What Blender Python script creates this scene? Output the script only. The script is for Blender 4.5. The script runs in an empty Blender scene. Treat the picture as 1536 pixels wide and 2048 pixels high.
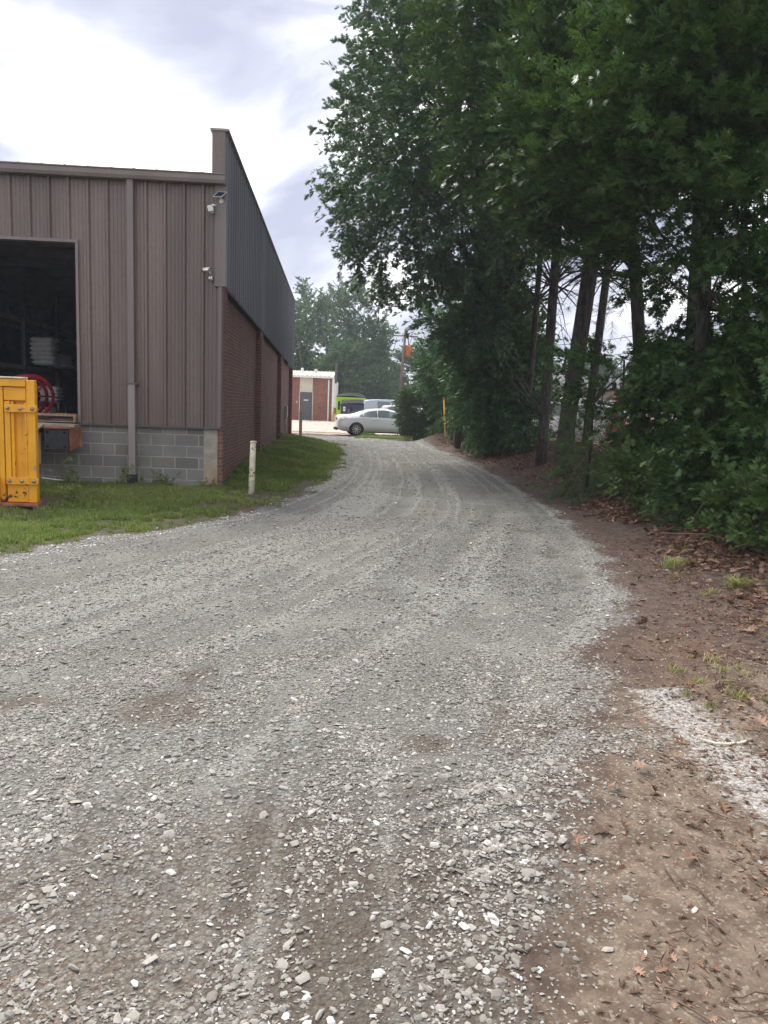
import bpy, math, random
import numpy as np
from mathutils import Vector
R = math.radians
scene = bpy.context.scene
COL = scene.collection

# ------------------------------------------------------------------ camera
cam_d = bpy.data.cameras.new('camera'); cam = bpy.data.objects.new('camera', cam_d); COL.objects.link(cam)
cam_d.sensor_fit = 'HORIZONTAL'; cam_d.sensor_width = 36.0; cam_d.lens = 36.0 * 1530 / 1536
cam_d.clip_start = 0.05; cam_d.clip_end = 3000
from mathutils import Matrix
cam.matrix_world = (Matrix.Translation((0, 0, 1.5)) @ Matrix.Rotation(R(-3.63), 4, 'Z')
                    @ Matrix.Rotation(R(90 - 7.75), 4, 'X') @ Matrix.Rotation(R(2.1), 4, 'Z'))
scene.camera = cam

# ------------------------------------------------------------------ world, sun, exposure
SUN_EL, SUN_AZ = 52.0, -28.0        # degrees; azimuth measured from +Y towards +X
world = bpy.data.worlds.new('World'); scene.world = world; world.use_nodes = True
wt = world.node_tree; wt.nodes.clear()
def wn(t, **k):
    n = wt.nodes.new(t)
    for a, b in k.items(): setattr(n, a, b)
    return n
w_out = wn('ShaderNodeOutputWorld'); w_bg = wn('ShaderNodeBackground'); w_bg.inputs['Strength'].default_value = 0.10
sky = wn('ShaderNodeTexSky', sky_type='NISHITA', sun_disc=False, sun_elevation=R(SUN_EL), sun_rotation=R(SUN_AZ), air_density=1.0, dust_density=2.0)
tc = wn('ShaderNodeTexCoord')
sep = wn('ShaderNodeSeparateXYZ'); wt.links.new(tc.outputs['Generated'], sep.inputs[0])
def wm(op, a, b=None, c=None, clamp=False):
    n = wn('ShaderNodeMath', operation=op, use_clamp=clamp)
    for i, v in enumerate((a, b, c)):
        if v is None: continue
        if hasattr(v, 'links') or hasattr(v, 'is_linked'): wt.links.new(v, n.inputs[i])
        else: n.inputs[i].default_value = v
    return n.outputs[0]
mapn = wn('ShaderNodeMapping'); mapn.inputs['Scale'].default_value = (1.0, 1.0, 1.9); mapn.inputs['Location'].default_value = (0.3, 0.1, 0.2)
wt.links.new(tc.outputs['Generated'], mapn.inputs[0])
nz = wn('ShaderNodeTexNoise'); nz.inputs['Scale'].default_value = 3.2; nz.inputs['Detail'].default_value = 9; nz.inputs['Roughness'].default_value = 0.52; nz.inputs['Distortion'].default_value = 0.5
wt.links.new(mapn.outputs[0], nz.inputs['Vector'])
def spot(d, w, amp):
    """a broad patch of cloud (amp > 0 darker) round a compass direction"""
    d = Vector(d).normalized()
    dp = wn('ShaderNodeVectorMath', operation='DOT_PRODUCT'); nrm = wn('ShaderNodeVectorMath', operation='NORMALIZE')
    wt.links.new(tc.outputs['Generated'], nrm.inputs[0]); wt.links.new(nrm.outputs[0], dp.inputs[0]); dp.inputs[1].default_value = d
    e = wm('SUBTRACT', 1.0, dp.outputs['Value'])
    g = wm('POWER', 2.718, wm('MULTIPLY', e, -1.0 / w))
    return wm('MULTIPLY', g, amp)
acc = wm('ADD', wm('MULTIPLY', wm('SUBTRACT', nz.outputs['Fac'], 0.5), 2.5), 0.49)
for d, w, a in (((-.136, .911, .388), .0022, .20), ((-.197, .896, .398), .0022, .17), ((-.320, .860, .400), .0016, .14), ((-.071, .929, .363), .0030, .18),
                ((-.071, .974, .216), .0016, .24), ((-.042, .969, .245), .0014, .20), ((-.385, .885, .261), .0012, .22),
                ((-.308, .894, .325), .0055, -.20), ((-.221, .928, .301), .0040, -.20), ((-.105, .957, .277), .0006, -.22), ((-.102, .983, .151), .0015, -.06)):
    acc = wm('ADD', acc, spot(d, w, a))
ramp = wn('ShaderNodeValToRGB'); wt.links.new(acc, ramp.inputs[0])
cr = ramp.color_ramp; cr.elements[0].position = 0.36; cr.elements[0].color = (1, 1, 1, 1); cr.elements[1].position = 0.78; cr.elements[1].color = (0.24, 0.25, 0.32, 1)
e = cr.elements.new(0.45); e.color = (0.50, 0.505, 0.56, 1)
e = cr.elements.new(0.52); e.color = (0.40, 0.405, 0.465, 1)
e = cr.elements.new(0.62); e.color = (0.305, 0.315, 0.38, 1)
wmix = wn('ShaderNodeMix', data_type='RGBA'); wmix.inputs['Factor'].default_value = 0.90
mul = wn('ShaderNodeVectorMath', operation='SCALE'); wt.links.new(ramp.outputs[0], mul.inputs[0]); mul.inputs['Scale'].default_value = 11.0
wt.links.new(sky.outputs[0], wmix.inputs[6]); wt.links.new(mul.outputs[0], wmix.inputs[7])
wt.links.new(wmix.outputs[2], w_bg.inputs['Color']); wt.links.new(w_bg.outputs[0], w_out.inputs['Surface'])
sun_d = bpy.data.lights.new('sun', 'SUN'); sun_d.energy = 2.2; sun_d.angle = R(22); sun_d.color = (1.0, 0.95, 0.87)
sun = bpy.data.objects.new('sun', sun_d); COL.objects.link(sun)
sd = Vector((math.sin(R(SUN_AZ)) * math.cos(R(SUN_EL)), math.cos(R(SUN_AZ)) * math.cos(R(SUN_EL)), math.sin(R(SUN_EL))))
sun.rotation_euler = sd.to_track_quat('Z', 'Y').to_euler()
scene.view_settings.view_transform = 'Standard'; scene.view_settings.look = 'None'
scene.view_settings.exposure = 1.10; scene.view_settings.gamma = 1.0
scene.render.engine = 'CYCLES'; scene.cycles.max_bounces = 6; scene.cycles.transparent_max_bounces = 4

# ------------------------------------------------------------------ helpers
def tag(o, label=None, cat=None, group=None, kind=None):
    if label: o['label'] = label
    if cat: o['category'] = cat
    if group: o['group'] = group
    if kind: o['kind'] = kind
    return o
def thing(name, loc, label, cat, group=None, rz=0):
    o = bpy.data.objects.new(name, None); COL.objects.link(o); o.location = loc; o.rotation_euler = (0, 0, rz)
    return tag(o, label, cat, group)
def link(name, me, mat=None, parent=None):
    o = bpy.data.objects.new(name, me); COL.objects.link(o)
    if mat is not None:
        for m in (mat if isinstance(mat, (list, tuple)) else [mat]): me.materials.append(m)
    if parent is not None: o.parent = parent
    return o
class MB:
    def __init__(s): s.v = []; s.f = []; s.sm = []
    def add(s, vs, fs, smooth=False):
        k = len(s.v); s.v += [tuple(p) for p in vs]; s.f += [[i + k for i in f] for f in fs]; s.sm += [smooth] * len(fs); return s
    def box(s, x0, x1, y0, y1, z0, z1, bev=0.0):
        if bev > 0:
            b = bev; vs = []; 
            for z, i in ((z0, b), (z0 + b, 0), (z1 - b, 0), (z1, b)):
                c = b
                vs += [(x0 + i + c * 0, y0 + i + (b if i == 0 else 0), z)] if False else []
                xa, xb, ya, yb = x0 + i, x1 - i, y0 + i, y1 - i
                c = b * 0.7
                vs += [(xa + c, ya, z), (xb - c, ya, z), (xb, ya + c, z), (xb, yb - c, z), (xb - c, yb, z), (xa + c, yb, z), (xa, yb - c, z), (xa, ya + c, z)]
            fs = [list(range(7, -1, -1)), list(range(24, 32))]
            for r in range(3):
                for i in range(8): j = (i + 1) % 8; fs.append([r * 8 + i, r * 8 + j, r * 8 + 8 + j, r * 8 + 8 + i])
            return s.add(vs, fs)
        vs = [(x0, y0, z0), (x1, y0, z0), (x1, y1, z0), (x0, y1, z0), (x0, y0, z1), (x1, y0, z1), (x1, y1, z1), (x0, y1, z1)]
        return s.add(vs, [[3, 2, 1, 0], [4, 5, 6, 7], [0, 1, 5, 4], [1, 2, 6, 5], [2, 3, 7, 6], [3, 0, 4, 7]])
    def tube(s, pts, rads, n=8, cap=True, wob=0.0, rnd=None):
        pts = [Vector(p) for p in pts]; vs = []; up = Vector((0.13, 0.97, 0.2))
        for i, p in enumerate(pts):
            d = (pts[min(i + 1, len(pts) - 1)] - pts[max(i - 1, 0)]).normalized()
            a = d.cross(up)
            if a.length < 0.1: a = d.cross(Vector((1, 0, 0)))
            a.normalize(); b = d.cross(a).normalized(); r = rads[i] if hasattr(rads, '__len__') else rads
            for k in range(n):
                t = 2 * math.pi * k / n; rr = r * (1 + (rnd.uniform(-wob, wob) if rnd else 0)); vs.append(p + (a * math.cos(t) + b * math.sin(t)) * rr)
        fs = []
        for i in range(len(pts) - 1):
            for k in range(n): j = (k + 1) % n; fs.append([i * n + k, i * n + j, i * n + n + j, i * n + n + k])
        if cap: fs += [list(range(n - 1, -1, -1)), [(len(pts) - 1) * n + k for k in range(n)]]
        return s.add(vs, fs, True)
    def prism(s, poly, axis, a0, a1):
        """2-D outline extruded along axis ('x','y','z')"""
        def P(u, v, w): return {'x': (w, u, v), 'y': (u, w, v), 'z': (u, v, w)}[axis]
        n = len(poly); vs = [P(u, v, a0) for u, v in poly] + [P(u, v, a1) for u, v in poly]
        return s.add(vs, [list(range(n - 1, -1, -1)), list(range(n, 2 * n))] + [[i, (i + 1) % n, n + (i + 1) % n, n + i] for i in range(n)])
    def lathe(s, prof, c, axis='z', n=20):
        vs = []
        for r, h in prof:
            for k in range(n):
                t = 2 * math.pi * k / n; u, v = r * math.cos(t), r * math.sin(t)
                q = {'z': (u, v, h), 'y': (u, h, v), 'x': (h, u, v)}[axis]; vs.append((q[0] + c[0], q[1] + c[1], q[2] + c[2]))
        fs = []
        for i in range(len(prof) - 1):
            for k in range(n): j = (k + 1) % n; fs.append([i * n + k, i * n + j, i * n + n + j, i * n + n + k])
        return s.add(vs, fs, True)
    def build(s, name, mat, parent=None, bevel=0.0, recalc=True):
        me = bpy.data.meshes.new(name); me.from_pydata(s.v, [], s.f)
        me.polygons.foreach_set('use_smooth', s.sm)
        if recalc:
            import bmesh
            bm = bmesh.new(); bm.from_mesh(me); bmesh.ops.recalc_face_normals(bm, faces=bm.faces)
            if bevel > 0:
                ed = [e for e in bm.edges if e.is_manifold and e.calc_face_angle(0) > 0.6]
                bmesh.ops.bevel(bm, geom=ed, offset=bevel, segments=1, affect='EDGES')
            bm.to_mesh(me); bm.free()
        me.update(); return link(name, me, mat, parent)
def npmesh(name, V, T, mat, tint=None, parent=None, smooth=False):
    me = bpy.data.meshes.new(name); K = T.shape[1]; M = len(T)
    me.vertices.add(len(V)); me.vertices.foreach_set('co', np.ascontiguousarray(V, dtype=np.float32).ravel())
    me.loops.add(M * K); me.loops.foreach_set('vertex_index', np.ascontiguousarray(T, dtype=np.int32).ravel())
    me.polygons.add(M); me.polygons.foreach_set('loop_start', (np.arange(M) * K).astype(np.int32))
    me.polygons.foreach_set('use_smooth', np.full(M, smooth))
    me.update(calc_edges=True)
    if tint is not None:
        a = me.attributes.new('tint', 'FLOAT', 'POINT'); a.data.foreach_set('value', np.ascontiguousarray(tint, dtype=np.float32))
    return link(name, me, mat, parent)

# ------------------------------------------------------------------ materials
class NT:
    def __init__(s, name):
        s.m = bpy.data.materials.new(name); s.m.use_nodes = True; s.t = s.m.node_tree; s.t.nodes.clear()
        s.out = s.n('ShaderNodeOutputMaterial'); s.b = s.n('ShaderNodeBsdfPrincipled'); s.l(s.b.outputs[0], s.out.inputs[0])
    def n(s, t, **k):
        n = s.t.nodes.new(t)
        for a, b in k.items(): setattr(n, a, b)
        return n
    def l(s, a, b): s.t.links.new(a, b)
    def inp(s, sock, v):
        if hasattr(v, 'is_linked'): s.l(v, sock)
        else: sock.default_value = v
    def math(s, op, a, b=0.0, clamp=False):
        n = s.n('ShaderNodeMath', operation=op, use_clamp=clamp); s.inp(n.inputs[0], a); s.inp(n.inputs[1], b); return n.outputs[0]
    def noise(s, scale, detail=4, rough=0.55, vec=None, dist=0.0, stretch=None):
        n = s.n('ShaderNodeTexNoise'); n.inputs['Scale'].default_value = scale; n.inputs['Detail'].default_value = detail
        n.inputs['Roughness'].default_value = rough; n.inputs['Distortion'].default_value = dist
        v = vec if vec is not None else s.obj()
        if stretch:
            mp = s.n('ShaderNodeMapping'); mp.inputs['Scale'].default_value = stretch; s.l(v, mp.inputs[0]); v = mp.outputs[0]
        s.l(v, n.inputs['Vector']); return n.outputs['Fac']
    def obj(s):
        if not hasattr(s, '_o'): s._o = s.n('ShaderNodeTexCoord').outputs['Object']
        return s._o
    def pos(s):
        if not hasattr(s, '_p'): s._p = s.n('ShaderNodeNewGeometry').outputs['Position']
        return s._p
    def ramp(s, fac, stops):
        n = s.n('ShaderNodeValToRGB'); s.inp(n.inputs[0], fac); c = n.color_ramp
        while len(c.elements) > 1: c.elements.remove(c.elements[-1])
        c.elements[0].position = stops[0][0]; c.elements[0].color = (*stops[0][1], 1)
        for p, q in stops[1:]: e = c.elements.new(p); e.color = (*q, 1)
        return n.outputs[0]
    def mix(s, f, a, b):
        n = s.n('ShaderNodeMix', data_type='RGBA'); s.inp(n.inputs[0], f)
        for i, v in ((6, a), (7, b)):
            if hasattr(v, 'is_linked'): s.l(v, n.inputs[i])
            else: n.inputs[i].default_value = (*v, 1)
        return n.outputs[2]
    def step(s, v, a, b):
        n = s.n('ShaderNodeMapRange', interpolation_type='SMOOTHSTEP'); s.inp(n.inputs[0], v); n.inputs[1].default_value = a; n.inputs[2].default_value = b; return n.outputs[0]
    def bump(s, h, strength=0.5, dist=0.01, prev=None):
        n = s.n('ShaderNodeBump'); n.inputs['Strength'].default_value = strength; n.inputs['Distance'].default_value = dist; s.inp(n.inputs['Height'], h)
        if prev is not None: s.l(prev, n.inputs['Normal'])
        return n.outputs[0]
    def set(s, color=None, rough=None, metal=None, normal=None, spec=None):
        if color is not None: s.inp(s.b.inputs['Base Color'], color if hasattr(color, 'is_linked') else (*color, 1))
        if rough is not None: s.inp(s.b.inputs['Roughness'], rough)
        if metal is not None: s.inp(s.b.inputs['Metallic'], metal)
        if spec is not None: s.inp(s.b.inputs['Specular IOR Level'], spec)
        if normal is not None: s.l(normal, s.b.inputs['Normal'])
        return s.m
def worn(name, col, var=0.25, rough=0.6, metal=0.0, scale=3.0, rust=None, rust_amt=0.0, streak=False, bump=0.15):
    t = NT(name); a = t.noise(scale, 6, 0.6, stretch=(1, 1, 0.12) if streak else None); f = t.noise(scale * 9, 4, 0.6)
    c = t.mix(t.step(a, 0.3, 0.7), [x * (1 - var) for x in col], [min(1, x * (1 + var * 0.7)) for x in col])
    c = t.mix(t.math('MULTIPLY', t.step(f, 0.45, 0.75), 0.35), c, [x * (1 - var * 1.3) for x in col])
    if rust:
        m = t.step(t.noise(scale * 2.3, 8, 0.7), 0.66 - rust_amt, 0.69 - rust_amt); c = t.mix(m, c, rust)
        return t.set(c, t.mix(m, (rough,) * 3, (0.9,) * 3), metal, t.bump(f, bump, 0.005))
    return t.set(c, rough, metal, t.bump(f, bump, 0.005))
def plain(name, col, rough=0.5, metal=0.0): return NT(name).set(col, rough, metal)

M_clad = worn('brown_cladding', (0.160, 0.122, 0.106), 0.32, 0.42, 0.0, 1.2, streak=True, bump=0.05)
M_side = worn('side_cladding', (0.165, 0.16, 0.19), 0.22, 0.35, 0.0, 1.2, streak=True, bump=0.05)  # bluish cast of lens flare is put into this sheet colour
M_trim = worn('brown_trim', (0.20, 0.165, 0.155), 0.15, 0.45, 0.0, 2.0, streak=True, bump=0.05)
M_dspale = worn('pale_worn_trim', (0.36, 0.32, 0.30), 0.25, 0.5, 0.0, 2.0, streak=True, bump=0.05)
M_darktrim = worn('dark_trim', (0.09, 0.085, 0.09), 0.2, 0.5)
M_roof = worn('roof_sheet', (0.33, 0.31, 0.29), 0.2, 0.5)
def brick(name, w, h, mortar, c1, c2, cm, zoff=0.0, xoff=0.0, stain=(0.2, 0.2, 0.2), st=0.25, msmooth=0.1, soot=0.0):
    t = NT(name); sp = t.n('ShaderNodeSeparateXYZ'); t.l(t.obj(), sp.inputs[0]); cb = t.n('ShaderNodeCombineXYZ')
    t.l(t.math('ADD', t.math('ADD', sp.outputs[0], sp.outputs[1]), xoff + 100 * w), cb.inputs[0]); t.l(t.math('ADD', sp.outputs[2], zoff + 100 * h), cb.inputs[1])
    # slightly irregular joints
    nv = t.n('ShaderNodeTexNoise'); nv.inputs['Scale'].default_value = 9; t.l(t.obj(), nv.inputs['Vector'])
    mv = t.n('ShaderNodeVectorMath', operation='MULTIPLY_ADD'); t.l(nv.outputs['Color'], mv.inputs[0]); mv.inputs[1].default_value = (mortar * .7,) * 3; t.l(cb.outputs[0], mv.inputs[2])
    b = t.n('ShaderNodeTexBrick', offset=0.5); t.l(mv.outputs[0], b.inputs['Vector'])
    b.inputs['Scale'].default_value = 1; b.inputs['Brick Width'].default_value = w; b.inputs['Row Height'].default_value = h
    b.inputs['Mortar Size'].default_value = mortar; b.inputs['Mortar Smooth'].default_value = msmooth; b.inputs['Bias'].default_value = 0
    b.inputs['Color1'].default_value = (*c1, 1); b.inputs['Color2'].default_value = (*c2, 1); b.inputs['Mortar'].default_value = (*cm, 1)
    n1 = t.noise(1.3, 6, 0.65); n2 = t.noise(40, 4, 0.6)
    c = t.mix(t.math('MULTIPLY', t.step(n1, 0.4, 0.75), st), b.outputs['Color'], stain)
    c = t.mix(t.math('MULTIPLY', t.step(n2, 0.35, 0.8), 0.35), c, [x * 0.5 for x in c1])
    hgt = t.math('ADD', t.math('MULTIPLY', b.outputs['Fac'], -1.0), t.math('MULTIPLY', n2, 0.25))
    return t.set(c, 0.88, 0, t.bump(hgt, 0.7, 0.008))
M_brick = brick('red_brick', 0.213, 0.0685, 0.006, (0.25, 0.095, 0.068), (0.15, 0.062, 0.05), (0.27, 0.23, 0.21), stain=(0.09, 0.06, 0.055), st=0.55)
M_brick2 = brick('far_red_brick', 0.24, 0.085, 0.007, (0.33, 0.115, 0.08), (0.22, 0.075, 0.055), (0.36, 0.27, 0.23), stain=(0.2, 0.12, 0.1), st=0.4)
M_block = brick('grey_block', 0.412, 0.199, 0.0085, (0.265, 0.255, 0.24), (0.165, 0.16, 0.155), (0.43, 0.41, 0.35), zoff=-0.115, xoff=-13.61 + 4.27, stain=(0.11, 0.105, 0.10), st=0.55)
t = NT('stained_concrete'); sp = t.n('ShaderNodeSeparateXYZ'); t.l(t.obj(), sp.inputs[0])
c = t.mix(t.step(t.noise(5, 8, 0.7), 0.35, 0.7), (0.30, 0.285, 0.24), (0.44, 0.41, 0.34))
c = t.mix(t.math('MULTIPLY', t.step(t.math('ADD', sp.outputs[2], t.math('MULTIPLY', t.noise(3, 5), 0.6)), 0.95, 0.3), 0.75), c, (0.44, 0.29, 0.17))
M_conc = t.set(c, 0.9, 0, t.bump(t.noise(30, 6, 0.7), 0.5, 0.01))
M_slab = worn('dock_slab', (0.34, 0.31, 0.27), 0.25, 0.9, scale=5)
M_int = worn('lifted_lining', (0.16, 0.17, 0.22), 0.3, 0.8)  # lining lightened towards blue to stand for flare over the doorway
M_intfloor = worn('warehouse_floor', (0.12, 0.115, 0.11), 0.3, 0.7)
M_rack = worn('rack_steel', (0.12, 0.12, 0.15), 0.3, 0.5)
M_beam = worn('rack_beam', (0.42, 0.35, 0.33), 0.3, 0.6)
M_bag = worn('white_plastic', (0.85, 0.85, 0.86), 0.1, 0.28, scale=8, bump=0.4)
M_box = worn('cardboard', (0.25, 0.17, 0.11), 0.2, 0.85)
M_red = worn('red_paint', (0.42, 0.02, 0.035), 0.3, 0.4)
M_wood = worn('pallet_wood', (0.36, 0.23, 0.15), 0.4, 0.85, scale=6, streak=False, bump=0.5)
M_rust = worn('rusty_steel', (0.34, 0.12, 0.07), 0.4, 0.8, scale=6, bump=0.4)
M_dock = worn('dock_plate', (0.40, 0.27, 0.19), 0.35, 0.7, scale=5, rust=(0.25, 0.09, 0.05), rust_amt=0.12)
M_rubber = worn('black_rubber', (0.035, 0.037, 0.042), 0.3, 0.7, scale=8)
t = NT('tread_plate'); w1 = t.n('ShaderNodeTexBrick', offset=0.5); mp = t.n('ShaderNodeMapping'); mp.inputs['Rotation'].default_value = (R(90), 0, R(0)); t.l(t.obj(), mp.inputs[0]); t.l(mp.outputs[0], w1.inputs['Vector'])
w1.inputs['Scale'].default_value = 1; w1.inputs['Brick Width'].default_value = 0.03; w1.inputs['Row Height'].default_value = 0.014; w1.inputs['Mortar Size'].default_value = 0.003
M_tread = t.set(t.mix(w1.outputs['Fac'], (0.42, 0.33, 0.22), (0.2, 0.14, 0.09)), 0.6, 0.2, t.bump(w1.outputs['Fac'], -0.6, 0.004))
# yellow chipped paint
t = NT('chipped_yellow_paint'); sp = t.n('ShaderNodeSeparateXYZ'); t.l(t.obj(), sp.inputs[0])
n1 = t.noise(6, 8, 0.72); low = t.step(sp.outputs[2], 0.45, 0.0)
c = t.mix(t.step(t.noise(2.5, 5, 0.6), 0.3, 0.7), (0.76, 0.33, 0.010), (0.87, 0.42, 0.014))
m = t.step(t.math('ADD', n1, t.math('MULTIPLY', low, 0.10)), 0.635, 0.65)
scr = t.step(t.noise(10, 3, 0.6, stretch=(6, 1, 0.6)), 0.70, 0.715)
m2 = t.math('MAXIMUM', m, scr)
c = t.mix(t.math('MULTIPLY', t.step(t.noise(9, 6, 0.6, stretch=(2, 2, 0.3)), 0.55, 0.8), 0.5), c, (0.42, 0.15, 0.02))
c = t.mix(m2, c, (0.11, 0.045, 0.025))
M_yellow = t.set(c, t.mix(m2, (0.42,) * 3, (0.9,) * 3), 0, t.bump(t.math('SUBTRACT', t.math('MULTIPLY', t.noise(25, 3), 0.2), m2), 0.4, 0.002))
M_bolt = worn('worn_bolt', (0.45, 0.35, 0.28), 0.4, 0.45, 0.6, scale=20)
M_paintw = worn('peeling_white_paint', (0.72, 0.66, 0.50), 0.15, 0.7, scale=7, rust=(0.20, 0.13, 0.06), rust_amt=0.115, bump=0.4)
M_postg = worn('weathered_post', (0.24, 0.245, 0.22), 0.3, 0.85, scale=6)
M_pipey = worn('yellow_pipe_paint', (0.62, 0.38, 0.06), 0.3, 0.5, scale=4)
M_white = worn('white_paint', (0.78, 0.78, 0.77), 0.06, 0.4)
M_cream = worn('cream_siding', (0.62, 0.57, 0.47), 0.1, 0.6)
M_doorg = worn('grey_door_paint', (0.105, 0.10, 0.115), 0.12, 0.5)
M_metal = plain('bright_steel', (0.72, 0.72, 0.74), 0.25, 0.9)
M_grey = worn('grey_metal', (0.30, 0.31, 0.32), 0.2, 0.5)
M_panel = plain('solar_cell', (0.02, 0.025, 0.05), 0.15)
M_black = worn('black_plastic', (0.018, 0.018, 0.02), 0.3, 0.85); M_black.node_tree.nodes['Principled BSDF'].inputs['Specular IOR Level'].default_value = .15
M_glass = NT('car_glass').set((0.10, 0.14, 0.13), 0.05, 0.0, spec=0.9)  # greenish base colour stands for reflections and light through the cabin
M_silver = plain('silver_car_paint', (0.84, 0.84, 0.86), 0.30, 0.15); M_silver.node_tree.nodes['Principled BSDF'].inputs['Coat Weight'].default_value = 0.6
M_suv = plain('blue_grey_car_paint', (0.30, 0.34, 0.38), 0.3, 0.3)
M_pale = plain('pale_car_paint', (0.55, 0.52, 0.48), 0.35, 0.1)
M_wheel = plain('alloy', (0.62, 0.62, 0.63), 0.3, 0.8)
M_tyre = plain('tyre_rubber', (0.02, 0.02, 0.021), 0.8)
M_tail = plain('red_lens', (0.45, 0.015, 0.02), 0.15)
M_lime = worn('lime_paint', (0.36, 0.66, 0.02), 0.12, 0.4)
M_navy = worn('navy_paint', (0.025, 0.035, 0.085), 0.2, 0.45)
M_orange = worn('orange_plastic', (0.85, 0.22, 0.05), 0.1, 0.5)
M_tan = worn('tan_wall', (0.40, 0.30, 0.25), 0.12, 0.8)
M_polew = worn('creosoted_wood', (0.15, 0.11, 0.085), 0.3, 0.9, scale=4)
t = NT('bark'); b1 = t.noise(14, 8, 0.7, stretch=(1.6, 1.6, 0.28), dist=0.6); b2 = t.noise(50, 4)
M_bark = t.set(t.mix(t.step(b1, 0.35, 0.65), (0.030, 0.024, 0.021), (0.115, 0.095, 0.082)), 0.95, 0, t.bump(t.math('ADD', b1, t.math('MULTIPLY', b2, 0.2)), 1.0, 0.03))
def leafmat(name, stops, trans=0.28, rough=0.42, tcol=(0.10, 0.20, 0.02), spec=0.35):
    t = NT(name); a = t.n('ShaderNodeAttribute'); a.attribute_name = 'tint'
    nlow = t.noise(0.55, 3, 0.5, vec=t.pos())
    f = t.math('ADD', a.outputs['Fac'], t.math('MULTIPLY', t.math('SUBTRACT', nlow, 0.5), 0.5)); f = t.math('MAXIMUM', f, 0.12)
    f = t.math('MULTIPLY', f, t.math('GREATER_THAN', a.outputs['Fac'], 0.001))
    c = t.ramp(f, [(0.0, (0.07, 0.055, 0.04)), (0.05, (0.07, 0.055, 0.04)), (0.1, stops[0])] + [(0.1 + 0.9 * (i + 1) / (len(stops) - 1), s) for i, s in enumerate(stops[1:])])
    t.set(c, rough, 0, spec=spec); tr = t.n('ShaderNodeBsdfTranslucent'); tr.inputs[0].default_value = (*tcol, 1)
    mx = t.n('ShaderNodeMixShader'); mx.inputs[0].default_value = trans; t.l(t.b.outputs[0], mx.inputs[1]); t.l(tr.outputs[0], mx.inputs[2]); t.l(mx.outputs[0], t.out.inputs[0])
    return t.m
M_oak = leafmat('oak_leaves', [(0.036, 0.082, 0.025), (0.059, 0.123, 0.033), (0.098, 0.175, 0.042)], 0.2, 0.38)
M_oaklight = leafmat('lightened_oak_leaves', [(0.065, 0.134, 0.070), (0.095, 0.186, 0.084), (0.144, 0.248, 0.100)], 0.15, 0.4)  # leaf colour raised to stand for light on the foliage; paler than oak_leaves
M_pine = leafmat('pine_needles', [(0.056, 0.110, 0.036), (0.090, 0.160, 0.050), (0.150, 0.220, 0.070)], 0.1, 0.5)
M_cedar = leafmat('cedar_foliage', [(0.092, 0.189, 0.084), (0.153, 0.287, 0.111), (0.252, 0.420, 0.147)], 0.1, 0.55)
M_juniper = leafmat('juniper_foliage', [(0.078, 0.133, 0.055), (0.125, 0.195, 0.078), (0.203, 0.281, 0.117)], 0.15, 0.55)
M_far = leafmat('far_leaves', [(0.065, 0.122, 0.065), (0.101, 0.173, 0.079), (0.165, 0.245, 0.107)], 0.15, 0.6)
M_shrub = leafmat('shrub_leaves', [(0.040, 0.081, 0.023), (0.075, 0.138, 0.035), (0.138, 0.219, 0.069)], 0.2, 0.4)
M_grass = leafmat('grass_blades', [(0.085, 0.12, 0.035), (0.19, 0.235, 0.06), (0.37, 0.39, 0.14)], 0.3, 0.5, (0.2, 0.32, 0.04))
M_dry = leafmat('dry_grass', [(0.154, 0.165, 0.055), (0.275, 0.297, 0.099), (0.462, 0.440, 0.198)], 0.2, 0.6, (0.3, 0.3, 0.08))
M_litter = leafmat('dead_leaves', [(0.100, 0.052, 0.036), (0.190, 0.100, 0.065), (0.340, 0.210, 0.140)], 0.08, 0.6, (0.2, 0.08, 0.03))
M_twig = worn('twig_bark', (0.17, 0.12, 0.085), 0.4, 0.9)
t = NT('crushed_stone'); a = t.n('ShaderNodeAttribute'); a.attribute_name = 'tint'
c = t.ramp(a.outputs['Fac'], [(0.0, (0.13, 0.115, 0.095)), (0.3, (0.22, 0.205, 0.18)), (0.55, (0.29, 0.275, 0.245)), (0.8, (0.39, 0.365, 0.325)), (0.95, (0.55, 0.535, 0.505)), (1.0, (0.72, 0.71, 0.69))])
c = t.mix(t.math('MULTIPLY', t.step(t.noise(60, 4), 0.4, 0.8), 0.4), c, (0.22, 0.19, 0.15))
M_stone = t.set(c, 0.85, 0, t.bump(t.noise(220, 3), 0.4, 0.002))

# ------------------------------------------------------------------ terrain
rs = np.random.RandomState(7)
LAT = rs.rand(64, 64)
def vn(x, y, s=1.0, seed=0):
    x = np.asarray(x, float) * s + seed * 13.37; y = np.asarray(y, float) * s + seed * 7.91
    xi = np.floor(x).astype(int); yi = np.floor(y).astype(int); fx = x - xi; fy = y - yi
    fx = fx * fx * (3 - 2 * fx); fy = fy * fy * (3 - 2 * fy)
    g = lambda a, b: LAT[a % 64, b % 64]
    return (g(xi, yi) * (1 - fx) + g(xi + 1, yi) * fx) * (1 - fy) + (g(xi, yi + 1) * (1 - fx) + g(xi + 1, yi + 1) * fx) * fy
def fbm(x, y, s, seed=0, o=3): return sum(vn(x, y, s * 2 ** i, seed + i) * 0.5 ** i for i in range(o)) / sum(0.5 ** i for i in range(o))
def ss(a, b, x): t = np.clip((np.asarray(x, float) - a) / (b - a), 0, 1); return t * t * (3 - 2 * t)
LY = [-8, 7.22, 7.99, 8.82, 9.79, 10.95, 12.82, 15.57, 19.72, 25.2, 30, 33.8, 36.8, 38.5, 60]
LX = [-12.4, -3.12, -2.69, -2.13, -1.54, -1.09, -.61, -.24, .07, .28, .09, -.78, -1.81, -4, -4]
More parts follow.
